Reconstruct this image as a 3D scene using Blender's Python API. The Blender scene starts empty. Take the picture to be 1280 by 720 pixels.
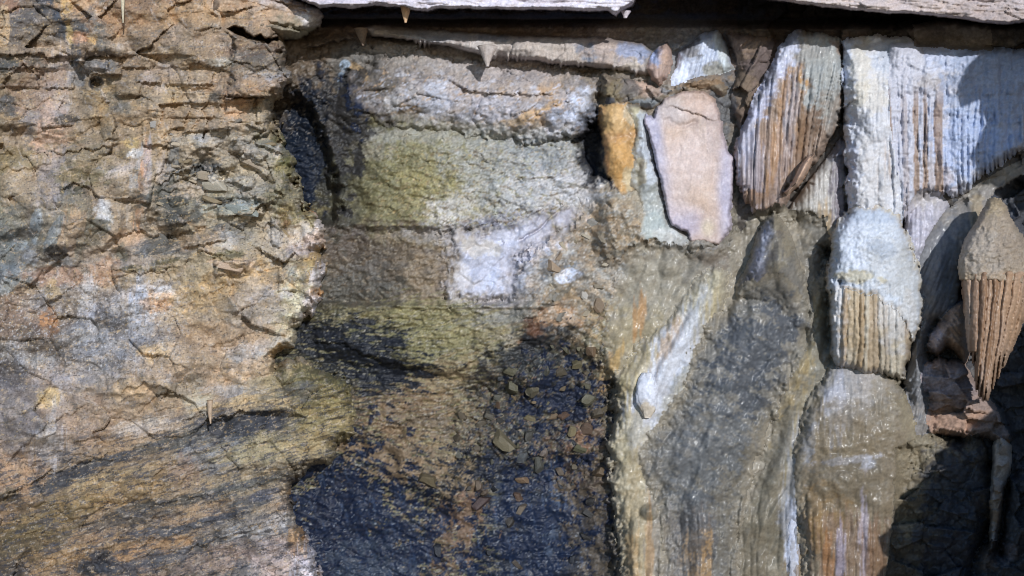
import bpy, math, random
import numpy as np
from math import radians as R

# ------------------------------------------------------------------ camera, sky, sun
scene = bpy.context.scene
COL = scene.collection
CAM_D = 1400.0                      # distance of the camera from the wall plane, in wall units (100 units = 1 m)
cam_data = bpy.data.cameras.new('camera')
cam = bpy.data.objects.new('camera', cam_data)
COL.objects.link(cam)
cam.location = (0, -CAM_D / 100, 0)
cam.rotation_euler = (R(90), 0, 0)
cam_data.sensor_width = 36
cam_data.lens = 36 * CAM_D / 1280
cam_data.clip_end = 400
scene.camera = cam

SUN_EL, SUN_AZ = 17.5, 18.0         # height of the light, and how far it stands to the right of the camera
world = bpy.data.worlds.new('World')
scene.world = world
world.use_nodes = True
wn = world.node_tree.nodes
bg = wn['Background']
sky = wn.new('ShaderNodeTexSky')
sky.sky_type = 'NISHITA'
sky.sun_disc = False
sky.ozone_density = 4.5
sky.dust_density = 0.2
sky.sun_elevation = R(SUN_EL)
sky.sun_rotation = R(180 - SUN_AZ)
world.node_tree.links.new(sky.outputs[0], bg.inputs[0])
bg.inputs[1].default_value = 0.14
sun_data = bpy.data.lights.new('sun', 'SUN')
sun_data.energy = 3.35
sun_data.angle = R(0.6)
sun_data.color = (1.0, 0.995, 0.985)
sun = bpy.data.objects.new('sun', sun_data)
COL.objects.link(sun)
sun.location = (4, -10, 6)
sun.rotation_euler = (R(90 - SUN_EL), 0, R(SUN_AZ))
scene.cycles.use_denoising = True
scene.cycles.filter_width = 1.05
scene.view_settings.view_transform = 'Standard'
scene.view_settings.look = 'None'
scene.view_settings.exposure = 0.0
scene.view_settings.gamma = 1.0
f32 = np.float32

# ------------------------------------------------------------------ noise
_ga = np.random.RandomState(5).uniform(0, 2 * np.pi, 256)
GX, GY = np.cos(_ga).astype(f32), np.sin(_ga).astype(f32)
RT = np.random.RandomState(9).rand(65536).astype(f32)
def hsh(ix, iy, seed):
    h = ix.astype(np.uint32) * np.uint32(374761393) + iy.astype(np.uint32) * np.uint32(668265263) + np.uint32((seed * 2246822519) & 0xffffffff)
    h = (h ^ (h >> np.uint32(13))) * np.uint32(1274126177)
    return h ^ (h >> np.uint32(16))
def rnd(ix, iy, seed):
    return RT[hsh(ix, iy, seed) & np.uint32(65535)]
def pn(x, y, seed=0):
    x = np.asarray(x, f32); y = np.asarray(y, f32)
    xf = np.floor(x); yf = np.floor(y)
    ix = xf.astype(np.int32); iy = yf.astype(np.int32)
    fx = x - xf; fy = y - yf
    ux = fx * fx * fx * (fx * (fx * 6 - 15) + 10); uy = fy * fy * fy * (fy * (fy * 6 - 15) + 10)
    def g(dx, dy):
        k = hsh(ix + dx, iy + dy, seed) & np.uint32(255)
        return GX[k] * (fx - dx) + GY[k] * (fy - dy)
    a = g(0, 0); b = g(1, 0); c = g(0, 1); d = g(1, 1)
    return (a + ux * (b - a) + uy * ((c + ux * (d - c)) - (a + ux * (b - a)))) * f32(1.45)
def fbm(x, y, seed=0, o=4, gain=0.5):
    s = 0; amp = 1.0; t = 0
    for i in range(o):
        s = s + f32(amp) * pn(x * f32(2.03 ** i), y * f32(2.03 ** i), seed + 17 * i); t += amp; amp *= gain
    return s / f32(t ** 0.75)
def ridged(x, y, seed=0, o=4, gain=0.5):
    s = 0; amp = 1.0
    for i in range(o):
        s = s + f32(amp) * (1 - 2 * np.abs(pn(x * f32(2.1 ** i), y * f32(2.1 ** i), seed + 31 * i))); amp *= gain
    return s / 2
def cells(x, y, seed=0, jit=0.9):
    """broken-rock cells: offset to the nearest cell centre, gap to the next one, two random numbers"""
    x = np.asarray(x, f32); y = np.asarray(y, f32)
    ix = np.floor(x).astype(np.int32); iy = np.floor(y).astype(np.int32)
    d1 = np.full(x.shape, 9, f32); d2 = d1.copy(); bx = np.zeros_like(d1); by = np.zeros_like(d1)
    bi = np.zeros(x.shape, np.int32); bj = bi.copy()
    for dx in (-1, 0, 1):
        for dy in (-1, 0, 1):
            jx = ix + dx; jy = iy + dy
            ex = x - (jx + f32(0.5) + f32(jit) * (rnd(jx, jy, seed) - f32(0.5)))
            ey = y - (jy + f32(0.5) + f32(jit) * (rnd(jx, jy, seed + 1) - f32(0.5)))
            d = ex * ex + ey * ey
            near = d < d1
            d2 = np.where(near, d1, np.minimum(d2, d))
            d1 = np.where(near, d, d1); bx = np.where(near, ex, bx); by = np.where(near, ey, by)
            bi = np.where(near, jx, bi); bj = np.where(near, jy, bj)
    return bx, by, np.sqrt(d2) - np.sqrt(d1), rnd(bi, bj, seed + 2), rnd(bi, bj, seed + 3), rnd(bi, bj, seed + 4)
def facets(u, v, size, seed, tilt=0.5, step=0.35, ang=0.0, asp=1.0):
    """height in units of `size`: tilted planes with steps between"""
    c, s = math.cos(R(ang)), math.sin(R(ang))
    x = (u * c + v * s) / (size * asp); y = (-u * s + v * c) / size
    bx, by, e, r1, r2, r3 = cells(x, y, seed)
    return ((r1 - .5) * 2 * tilt * bx + (r2 - .5) * 2 * tilt * by + (r3 - .5) * 2 * step - 0.05 * np.exp(-e * 14)) * size
def sst(a, b, x):
    t = np.clip((x - a) / (b - a), 0, 1)
    return t * t * (3 - 2 * t)
def strata(u, v, thick, ang, seed, warp=6.0):
    """layer edges: each layer stands out by its own, slowly changing amount (range about -1..1)"""
    c, s = math.cos(R(ang)), math.sin(R(ang))
    a = u * c + v * s; b = -u * s + v * c + warp * fbm(u / 60, v / 45, seed + 5, 3)
    t = b / thick; k = np.floor(t).astype(np.int32)
    n = pn(a / 55, k * 7.31, seed) + 0.5 * pn(a / 17, k * 3.17, seed + 3)
    return n + 0.25 * (t - k)
def flutes(s, v, period, seed, wob=0.5):
    x = s / period + wob * pn(s / (period * 3.1), v / 160, seed) + 0.25 * pn(s / period * .9, v / 34, seed + 8)
    k = np.floor(x).astype(np.int32); fr = x - k
    z = np.zeros_like(k)
    return np.sqrt(np.clip(1 - (2 * fr - 1) ** 2, 0, 1)), rnd(k, z, seed + 1), rnd(k, z, seed + 2)

# ------------------------------------------------------------------ colour
def lin(c):
    c = np.asarray(c, f32) / 255
    return np.where(c <= 0.04045, c / 12.92, ((c + 0.055) / 1.055) ** 2.4).astype(f32)
def grid_colour(u, v, u0, du, v0, dv, table, warp=22, seed=3):
    T = lin(np.array(table, f32))
    uu = u + warp * fbm(u / 50, v / 50, seed, 3); vv = v + warp * fbm(u / 50, v / 50, seed + 40, 3)
    x = np.clip((uu - u0) / du, 0, T.shape[1] - 1.001); y = np.clip((vv - v0) / dv, 0, T.shape[0] - 1.001)
    ix = x.astype(np.int32); iy = y.astype(np.int32); fx = (x - ix)[..., None]; fy = (y - iy)[..., None]
    return ((T[iy, ix] * (1 - fx) + T[iy, ix + 1] * fx) * (1 - fy) + (T[iy + 1, ix] * (1 - fx) + T[iy + 1, ix + 1] * fx) * fy).astype(f32)
def paint(C, u, v, items, seed=100):
    """stains and some painted light or shade: (u, v, ru, rv, angle, rgb, strength, kind) with ragged edges; kind 0 blotch, 1 bedding streaks, 2 run-down streaks, 3 sharp"""
    for i, it in enumerate(items):
        cu, cv, ru, rv, ang, rgb, st = it[:7]; kind = it[7] if len(it) > 7 else 0
        c, s = math.cos(R(ang)), math.sin(R(ang))
        a = ((u - cu) * c + (v - cv) * s) / ru; b = (-(u - cu) * s + (v - cv) * c) / rv
        d = np.sqrt(a * a + b * b)
        m = d < 2.0
        if not m.any(): continue
        um, vm = u[m], v[m]
        if kind == 1:
            x = um * .956 - vm * .292; y = um * .292 + vm * .956
            n = 1.5 * fbm(x / 34, y / 5, seed + i, 5, .65)
        elif kind == 2: n = 1.3 * fbm(um / 5, vm / 42, seed + i, 5, .6)
        elif kind == 4: n = .3 * fbm(um / 40, vm / 40, seed + i, 3)
        elif kind == 3: n = 0.35 * fbm(um / 14, vm / 14, seed + i, 4)
        else: n = 1.3 * fbm(um / 17, vm / 15, seed + i, 6, .65)
        soft = 0.12 if kind == 3 else 0.8 if kind == 4 else 0.34
        w = sst(1.12 + soft, 1.12 - soft, d[m] + n) * min(.95, st * 1.2)
        C[m] = C[m] * (1 - w[..., None]) + lin(rgb) * w[..., None]
    return C
SAT = 0.72
def flecks(C, u, v, ang, sx, sy, thr, rgb, st, seed, mask=1.0, sharp=.14):
    """crisp small stains; sx, sy their size along and across the direction ang"""
    c, s = math.cos(R(ang)), math.sin(R(ang))
    n = 1.8 * fbm((u * c + v * s) / sx, (-u * s + v * c) / sy, seed, 5, .65)
    w = (sst(thr, thr + sharp, n) * st * mask)[..., None]
    return (C * (1 - w) + lin(rgb) * w).astype(f32)
def stain(C, u, v, poly, rgb, seed, sx=26, sy=20, ang=0, reach=40, bias=0.0, gain=.68, st=.92, amp=1.0):
    """a stain, or painted shade, with a fractal, sharp edge: solid inside the outline, breaking into islands and specks across its border"""
    p = np.array(poly, f32)
    m = (u > p[:, 0].min() - reach * 1.5) & (u < p[:, 0].max() + reach * 1.5) & (v > p[:, 1].min() - reach * 1.5) & (v < p[:, 1].max() + reach * 1.5)
    if not m.any(): return C
    um, vm = u[m], v[m]; c, s = math.cos(R(ang)), math.sin(R(ang))
    n = fbm((um * c + vm * s) / sx, (-um * s + vm * c) / sy, seed, 6, gain) * 2.4
    w = (sst(-.06, .10, poly_sd(um, vm, poly) / reach + amp * n + bias) * st)[..., None]
    C[m] = C[m] * (1 - w) + lin(rgb) * w
    return C
def vary(C, u, v, seed, a=0.16, b=0.2, c=0.16, hue=0.10, sat=None, blue=1.05):
    """mineral mottling at three sizes, and an ochre / grey drift"""
    k = 1 + a * fbm(u / 26, v / 26, seed, 3) + b * fbm(u / 7, v / 6, seed + 1, 3) + c * pn(u / 2.3, v / 2.1, seed + 2)
    L_ = (C @ np.array([.25, .6, .15], f32))[..., None]
    C = (L_ + (sat or SAT) * (C - L_)) * np.array([.98, 1.0, blue], f32)
    hu = .55 * hue * (fbm(u / 16, v / 13, seed + 3, 4))
    C = C * np.clip(k, .3, 2)[..., None]
    return np.clip(C * np.stack([1 + hu, 1 + 0 * hu, 1 - 1.3 * hu], -1), 0.004, 0.9).astype(f32)

# ------------------------------------------------------------------ materials
def rock_mat(name, rough=0.8, rv=0.12, spec=0.35, bump=0.25, scale=34.0, from_object=False, grain=0.22, coat=0.0, dist=0.014):
    m = bpy.data.materials.new(name); m.use_nodes = True
    nt = m.node_tree; N = nt.nodes; L = nt.links; b = N['Principled BSDF']
    tc = N.new('ShaderNodeTexCoord')
    if from_object:
        src = N.new('ShaderNodeObjectInfo'); col = src.outputs['Color']
    else:
        src = N.new('ShaderNodeAttribute'); src.attribute_name = 'mineral'; col = src.outputs['Color']
    n1 = N.new('ShaderNodeTexNoise'); n1.inputs['Scale'].default_value = scale; n1.inputs['Detail'].default_value = 5
    n1.inputs['Roughness'].default_value = 0.65
    L.new(tc.outputs['Object'], n1.inputs['Vector'])
    mr = N.new('ShaderNodeMapRange'); mr.inputs['From Min'].default_value = .3; mr.inputs['From Max'].default_value = .7
    mr.inputs['To Min'].default_value = 1 - grain; mr.inputs['To Max'].default_value = 1 + grain
    L.new(n1.outputs['Fac'], mr.inputs['Value'])
    mx = N.new('ShaderNodeMix'); mx.data_type = 'RGBA'; mx.blend_type = 'MULTIPLY'; mx.inputs['Factor'].default_value = 1
    L.new(col, mx.inputs['A']); L.new(mr.outputs['Result'], mx.inputs['B']); L.new(mx.outputs['Result'], b.inputs['Base Color'])
    r2 = N.new('ShaderNodeMapRange'); r2.inputs['From Min'].default_value = .3; r2.inputs['From Max'].default_value = .7
    r2.inputs['To Min'].default_value = rough - rv; r2.inputs['To Max'].default_value = min(1, rough + rv)
    n2 = N.new('ShaderNodeTexNoise'); n2.inputs['Scale'].default_value = scale * .35; n2.inputs['Detail'].default_value = 3
    L.new(tc.outputs['Object'], n2.inputs['Vector']); L.new(n2.outputs['Fac'], r2.inputs['Value']); L.new(r2.outputs['Result'], b.inputs['Roughness'])
    b.inputs['Specular IOR Level'].default_value = spec
    if coat: b.inputs['Coat Weight'].default_value = coat; b.inputs['Coat Roughness'].default_value = 0.18
    bp = N.new('ShaderNodeBump'); bp.inputs['Strength'].default_value = bump; bp.inputs['Distance'].default_value = dist
    L.new(n1.outputs['Fac'], bp.inputs['Height']); L.new(bp.outputs['Normal'], b.inputs['Normal'])
    return m
M_DRY = rock_mat('dry_rock', .85, .1, .25, .35)
M_DAMP = rock_mat('damp_rock', .6, .15, .4, .35)
M_WET = rock_mat('wet_flowstone', .58, .2, .36, .2, 30, grain=.16, coat=.12, dist=.006)
M_BLACK = rock_mat('wet_black_rock', .55, .2, .3, .2, 26)
M_CALC = rock_mat('calcite', .52, .15, .4, .25, 40, grain=.12)
M_STONE = rock_mat('stone_surface', .5, .2, .45, .5, 22, from_object=True, grain=.35)

# ------------------------------------------------------------------ geometry helpers
def P(u, v, h):
    """a point of the wall seen at (u, v) of the photograph, standing h units out of the wall plane"""
    k = (CAM_D - h) / CAM_D / 100
    return np.stack([(u - 640) * k, -h / 100 + 0 * u, (360 - v) * k], -1)
def link_mesh(name, V, F, C, mat, parent=None, smooth=True, tris=None):
    me = bpy.data.meshes.new(name)
    V = np.ascontiguousarray(V, f32); F = np.ascontiguousarray(F, np.int32)
    n = F.shape[1]
    me.vertices.add(len(V)); me.vertices.foreach_set('co', V.ravel())
    T = np.zeros((0, 3), np.int32) if tris is None else np.ascontiguousarray(tris, np.int32)
    flat = np.concatenate([F.ravel(), T.ravel()])
    st = np.concatenate([np.arange(0, F.size, n), F.size + np.arange(0, T.size, 3)]).astype(np.int32)
    me.loops.add(len(flat)); me.loops.foreach_set('vertex_index', flat)
    me.polygons.add(len(st)); me.polygons.foreach_set('loop_start', st)
    me.polygons.foreach_set('use_smooth', np.full(len(st), smooth))
    if C is not None:
        at = me.attributes.new('mineral', 'FLOAT_COLOR', 'POINT')
        C4 = np.ones((len(V), 4), f32); C4[:, :3] = C
        at.data.foreach_set('color', C4.ravel())
    me.update(calc_edges=True)
    me.materials.append(mat)
    o = bpy.data.objects.new(name, me); COL.objects.link(o)
    if parent: o.parent = parent
    return o
def tag(o, label=None, cat=None, group=None, kind=None):
    if isinstance(o, dict):
        o['tag'] = (label, cat, group, kind); return o
    if label: o['label'] = label
    if cat: o['category'] = cat
    if group: o['group'] = group
    if kind: o['kind'] = kind
    return o
def thing(name, label, cat, at=(0, 0, 0), group=None):
    o = bpy.data.objects.new(name, None); COL.objects.link(o); o.location = at
    return tag(o, label, cat, group)
def poly_sd(u, v, poly):
    """distance to the outline, positive inside"""
    p = np.array(poly, f32); d = np.full(u.shape, 1e9, f32); ins = np.zeros(u.shape, bool)
    for i in range(len(p)):
        a = p[i]; b = p[(i + 1) % len(p)]; e = b - a
        wx = u - a[0]; wy = v - a[1]
        t = np.clip((wx * e[0] + wy * e[1]) / (e @ e + 1e-9), 0, 1)
        d = np.minimum(d, (wx - t * e[0]) ** 2 + (wy - t * e[1]) ** 2)
        if a[1] != b[1]:
            c = ((a[1] > v) != (b[1] > v)) & (u < e[0] * (v - a[1]) / e[1] + a[0])
            ins ^= c
    d = np.sqrt(d)
    return np.where(ins, d, -d)
def window(u0, u1, v0, v1, step):
    return np.meshgrid(np.arange(u0, u1 + step, step, dtype=f32), np.arange(v0, v1 + step, step, dtype=f32))
def big_sd(u, v, poly):
    """the same on a large grid: coarse, then interpolated"""
    k = 4
    if u.size < 40000: return poly_sd(u, v, poly)
    S = poly_sd(u[::k, ::k], v[::k, ::k], poly)
    y = np.clip(np.arange(u.shape[0]) / k, 0, S.shape[0] - 1.001); x = np.clip(np.arange(u.shape[1]) / k, 0, S.shape[1] - 1.001)
    iy = y.astype(int)[:, None]; ix = x.astype(int)[None]; fy = (y[:, None] - iy).astype(f32); fx = (x[None] - ix).astype(f32)
    return (S[iy, ix] * (1 - fx) + S[iy, ix + 1] * fx) * (1 - fy) + (S[iy + 1, ix] * (1 - fx) + S[iy + 1, ix + 1] * fx) * fy
BODIES = {}
def relief(name, poly, hfun, cfun, mat, back=-120, R_=25, jag=(3, 1.2), step=1.25, sdmod=None, seed=1, parent=None, power=0.5):
    """a body of rock with a free outline: rounds away at its edges and goes back into the wall behind"""
    p = np.array(poly, f32)
    u, v = window(p[:, 0].min() - 8, p[:, 0].max() + 8, p[:, 1].min() - 8, p[:, 1].max() + 8, step)
    sd = big_sd(u, v, poly)
    sd = sd + jag[0] * fbm(u / 16, v / 16, seed + 300, 3) + jag[1] * fbm(u / 4, v / 4, seed + 301, 2)
    if sdmod is not None: sd = sdmod(u, v, sd)
    ins = sd > 0
    front = hfun(u, v, sd).astype(f32)
    t = np.clip(sd / R_, 0, 1)
    prof = (1 - (1 - t) ** 2) ** power
    b = back if not callable(back) else back(u, v)
    h = b + (front - b) * prof
    # one cell of rim beyond the outline closes the body towards the back
    rim = np.zeros_like(ins)
    rim[1:] |= ins[:-1]; rim[:-1] |= ins[1:]; r2 = rim | ins; rim2 = r2.copy()
    rim2[:, 1:] |= r2[:, :-1]; rim2[:, :-1] |= r2[:, 1:]
    h = np.where(ins, h, b)
    keep = rim2
    quad = keep[:-1, :-1] & keep[1:, :-1] & keep[:-1, 1:] & keep[1:, 1:]
    idx = np.full(u.shape, -1, np.int32)
    used = np.zeros_like(keep); used[:-1, :-1] |= quad; used[1:, :-1] |= quad; used[:-1, 1:] |= quad; used[1:, 1:] |= quad
    idx[used] = np.arange(used.sum())
    q = np.stack([idx[1:, :-1][quad], idx[1:, 1:][quad], idx[:-1, 1:][quad], idx[:-1, :-1][quad]], -1)
    C = cfun(u[used], v[used], sd[used])
    o = link_mesh(name, P(u[used], v[used], h[used]), q, C, mat, parent)
    BODIES[name] = (u[0, 0], v[0, 0], step, h)
    return o
def h_at(body, u, v):
    u0, v0, st, h = BODIES[body]
    i = int(np.clip(round((v - v0) / st), 0, h.shape[0] - 1)); j = int(np.clip(round((u - u0) / st), 0, h.shape[1] - 1))
    return float(h[i, j])
def lathe(name, rows, hc, mat, cfun, dfun=None, step=1.4, squash=1.0, parent=None, lean=0.0, nmin=14):
    """a round body: rows of (v, u_left, u_right) seen at depth hc; dfun(s, v, th) pushes the skin out; s runs round the body"""
    rows = np.array(rows, f32)
    v = np.arange(rows[0, 0], rows[-1, 0] + step * .5, step, dtype=f32)
    def smooth_interp(col):
        y = np.interp(v, rows[:, 0], rows[:, col]); k = max(1, int(5 / step)); ker = np.ones(2 * k + 1) / (2 * k + 1)
        return np.convolve(np.pad(y, k, mode='edge'), ker, 'valid')
    L_ = smooth_interp(1); R2 = smooth_interp(2)
    cu = (L_ + R2) / 2; r = (R2 - L_) / 2; rm = r.max()
    n = max(nmin, int(2 * np.pi * rm / step))
    th = np.arange(n, dtype=f32) / n * 2 * np.pi          # 0 = right, pi/2 = towards the camera
    TH, V_ = np.meshgrid(th, v); CU = cu[:, None]; RR = np.maximum(r[:, None], .4)
    s = (np.pi - TH) * rm + 500
    d = dfun(s, V_, TH, RR) if dfun is not None else 0
    rad = np.maximum(RR + d, .3)
    hb = hc + lean * (V_ - rows[0, 0])
    X = CU + rad * np.cos(TH); Hh = hb + rad * squash * np.sin(TH)
    kz = (CAM_D - hb) / CAM_D / 100
    pos = np.stack([(X - 640) * kz, -Hh / 100, (360 - V_) * kz], -1).reshape(-1, 3)
    m = len(v); i = np.arange(m - 1)[:, None] * n; j = np.arange(n)[None]; j2 = (j + 1) % n
    q = np.stack([i + j, i + j2, i + n + j2, i + n + j], -1).reshape(-1, 4)
    top = len(pos); pos = np.vstack([pos, pos[:n].mean(0), pos[-n:].mean(0)])
    C = cfun(X.ravel(), V_.ravel(), s.ravel(), TH.ravel())
    C = np.vstack([C, C[:n].mean(0), C[-n:].mean(0)])
    jj = np.arange(n); j3 = (jj + 1) % n; base = (m - 1) * n
    caps = np.concatenate([np.stack([np.full(n, top), j3, jj], -1)[:, ::-1], np.stack([np.full(n, top + 1), base + jj, base + j3], -1)[:, ::-1]])
    o = link_mesh(name, pos, q, C, mat, parent, tris=caps)
    return o
def ledge(u, v, pts, out, Lup, under=0.0, Lun=10, rag=3.0, seed=0, tap=14):
    """a step in the rock along a line: the rock above stands out, the rock below is cut back"""
    p = np.array(pts, f32)
    m = (u > p[0, 0] - tap) & (u < p[-1, 0] + tap)
    h = np.zeros_like(u)
    um, vm = u[m], v[m]
    f = np.interp(um, p[:, 0], p[:, 1]) + rag * fbm(um / 14, um * 0 + seed, seed, 3) * 1.2
    dv = f - vm
    t = sst(p[0, 0] - tap, p[0, 0] + tap, um) * sst(p[-1, 0] + tap, p[-1, 0] - tap, um)
    h[m] = t * np.where(dv > 0, out * np.exp(-np.maximum(dv, 0) / Lup), -under * np.exp(np.minimum(dv, 0) / Lun))
    return h
def crack(u, v, pts, depth, w=1.6, rag=2.0, seed=0):
    """a fissure along a polyline"""
    p = np.array(pts, f32); d = np.full(u.shape, 1e9, f32)
    pad = 30
    m = (u > p[:, 0].min() - pad) & (u < p[:, 0].max() + pad) & (v > p[:, 1].min() - pad) & (v < p[:, 1].max() + pad)
    h = np.zeros_like(u)
    if not m.any(): return h
    um = u[m] + rag * fbm(u[m] / 9, v[m] / 9, seed, 3); vm = v[m] + rag * fbm(u[m] / 9, v[m] / 9, seed + 9, 3)
    dd = np.full(um.shape, 1e9, f32)
    for a, b in zip(p[:-1], p[1:]):
        e = b - a; wx = um - a[0]; wy = vm - a[1]
        t = np.clip((wx * e[0] + wy * e[1]) / (e @ e + 1e-9), 0, 1)
        dd = np.minimum(dd, (wx - t * e[0]) ** 2 + (wy - t * e[1]) ** 2)
    h[m] = -depth * np.exp(-dd / (w * w))
    return h
def lump(u, v, cu, cv, ru, rv, ang, hh, p=1.0):
    c, s = math.cos(R(ang)), math.sin(R(ang))
    a = ((u - cu) * c + (v - cv) * s) / ru; b = (-(u - cu) * s + (v - cv) * c) / rv
    return hh * np.clip(1 - (a * a + b * b), 0, 1) ** p
def hole(u, v, poly, depth, soft=4, rag=3, seed=0):
    p = np.array(poly, f32); h = np.zeros_like(u)
    m = (u > p[:, 0].min() - 20) & (u < p[:, 0].max() + 20) & (v > p[:, 1].min() - 20) & (v < p[:, 1].max() + 20)
    if not m.any(): return h
    sd = poly_sd(u[m], v[m], poly) + rag * fbm(u[m] / 9, v[m] / 9, seed, 3)
    h[m] = -depth * sst(-soft * .3, soft, sd)
    return h

def mesa(u, v, cu, cv, ru, rv, ang, out, seed=0, tilt=0.0):
    """a flat-faced block standing out of the rock"""
    c, s = math.cos(R(ang)), math.sin(R(ang))
    a = ((u - cu) * c + (v - cv) * s) / ru; b = (-(u - cu) * s + (v - cv) * c) / rv
    m = (np.abs(a) < 1.4) & (np.abs(b) < 1.4)
    h = np.zeros_like(u)
    if m.any():
        n = .22 * fbm(u[m] / 12, v[m] / 12, seed + 2000, 3) + .10 * fbm(u[m] / 3.5, v[m] / 3.5, seed + 2001, 2)
        h[m] = out * sst(1.02, .90, np.maximum(np.abs(a[m]), np.abs(b[m])) + n) * (1 + tilt * b[m] + .3 * a[m] * tilt)
    return h

# ------------------------------------------------------------------ one continuous field of rock from the dark slot to the right edge, cut into its bodies
FIELD = []
def lobe(name, poly, hfun, cfun, mat, back=None, R_=25, jag=(3, 1.2), step=None, sdmod=None, parent=None, power=.6, wobble=20, fade=None):
    L = dict(fade=fade, name=name, poly=poly, h=hfun, c=cfun, mat=mat, R=R_, jag=jag, sm=sdmod, parent=parent, power=power, wob=wobble)
    FIELD.append(L)
    return L
def build_field(name, hbase, cbase, mat, u0, u1, v0, v1, step):
    U, V = window(u0, u1, v0, v1, step)
    n1 = fbm(U / 18, V / 22, 3301, 4); n2 = fbm(U / 4.5, V / 5, 3302, 2)
    H = hbase(U, V, None); ID = np.zeros(U.shape, np.int32); S = np.zeros_like(U)
    for k, L in enumerate(FIELD):
        p = np.array(L['poly'], f32); pad = 14
        j0 = max(0, int((p[:, 0].min() - pad - u0) / step)); j1 = int((p[:, 0].max() + pad - u0) / step) + 2
        i0 = max(0, int((p[:, 1].min() - pad - v0) / step)); i1 = int((p[:, 1].max() + pad - v0) / step) + 2
        w = (slice(i0, i1), slice(j0, j1)); u, v = U[w], V[w]
        if u.size == 0: continue
        s = big_sd(u, v, L['poly']) + L['jag'][0] * n1[w] + L['jag'][1] * n2[w]
        if L['sm'] is not None: s = L['sm'](u, v, s)
        t = (1 - (1 - np.clip(s / L['R'], 0, 1)) ** 2) ** L['power']
        H[w] = H[w] + t * (L['h'](u, v, s) - H[w])
        ID[w] = np.where(s > 0, k + 1, ID[w]); S[w] = np.where(s > 0, s, S[w])
    BODIES[name] = (u0, v0, step, H)
    objs = {}
    for k in range(len(FIELD) + 1):
        qm = ID[:-1, :-1] == k
        if not qm.any(): continue
        used = np.zeros_like(ID, bool); used[:-1, :-1] |= qm; used[1:, :-1] |= qm; used[:-1, 1:] |= qm; used[1:, 1:] |= qm
        idx = np.full(U.shape, -1, np.int32); idx[used] = np.arange(used.sum())
        q = np.stack([idx[1:, :-1][qm], idx[1:, 1:][qm], idx[:-1, 1:][qm], idx[:-1, :-1][qm]], -1)
        uu, vv = U[used], V[used]
        nm, cf, mt = (name, cbase, mat) if k == 0 else (FIELD[k - 1]['name'], FIELD[k - 1]['c'], FIELD[k - 1]['mat'])
        C = cf(uu, vv, None)
        if k and FIELD[k - 1]['fade']:
            nb, wd = FIELD[k - 1]['fade']
            x = (sst(-.1, 1, S[used] / wd + .45 * fbm(uu / 9, vv / 14, 3400 + k, 4)))[..., None]
            C = nb(uu, vv, None) * (1 - x) + C * x
        o = link_mesh(nm, P(uu, vv, H[used]), q, C.astype(f32), mt)
        objs[k] = o
        if k: 
            FIELD[k - 1]['obj'] = o
            if 'tag' in FIELD[k - 1]: tag(o, *FIELD[k - 1]['tag'])
    for L in FIELD:
        if L['parent'] is not None and 'obj' in L:
            r = L['parent']['obj'] if isinstance(L['parent'], dict) else L['parent']
            child(L['obj'], r)
    return objs[0]
def child(o, root):
    bpy.context.view_layer.update()
    o.parent = root; o.matrix_parent_inverse = root.matrix_world.inverted()
    return o

# ================================================================== THE SETTING
# ------------------------------------------------------------------ far walls and floor of the cave, coarse
def cave_shell():
    u, v = window(-2600, 3900, -1500, 1500, 50)
    h = -330 + 90 * fbm(u / 500, v / 500, 71, 4) + 40 * fbm(u / 130, v / 130, 72, 3)
    h = np.where((np.abs(u - 640) < 1000) & (np.abs(v - 360) < 700), -330 + 20 * fbm(u / 130, v / 130, 72, 3), h)
    n0, n1 = u.shape
    i = np.arange(n0 - 1)[:, None] * n1; j = np.arange(n1 - 1)[None]
    q = np.stack([i + n1 + j, i + n1 + j + 1, i + j + 1, i + j], -1).reshape(-1, 4)
    C = np.broadcast_to(lin((128, 110, 88)), u.shape + (3,)).copy()
    C = vary(C, u / 12, v / 12, 900)
    o = link_mesh('far_cave_wall', P(u, v, h).reshape(-1, 3), q, C.reshape(-1, 3), M_DRY)
    tag(o, kind='structure')
    # the floor: from under the wall towards and past the camera
    x, y = np.meshgrid(np.linspace(-33, 33, 140, dtype=f32), np.linspace(-32, 3.6, 90, dtype=f32))
    z = -9.0 + .5 * fbm(x / 4, y / 4, 81, 4) + .1 * fbm(x, y, 82, 3)
    n0, n1 = x.shape
    i = np.arange(n0 - 1)[:, None] * n1; j = np.arange(n1 - 1)[None]
    q = np.stack([i + j, i + j + 1, i + n1 + j + 1, i + n1 + j], -1).reshape(-1, 4)
    C = vary(np.broadcast_to(lin((96, 84, 70)), x.shape + (3,)).copy(), x * 8, y * 8, 910)
    tag(link_mesh('cave_floor', np.stack([x, y, z], -1).reshape(-1, 3), q, C.reshape(-1, 3), M_DAMP), kind='structure')
cave_shell()

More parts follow.
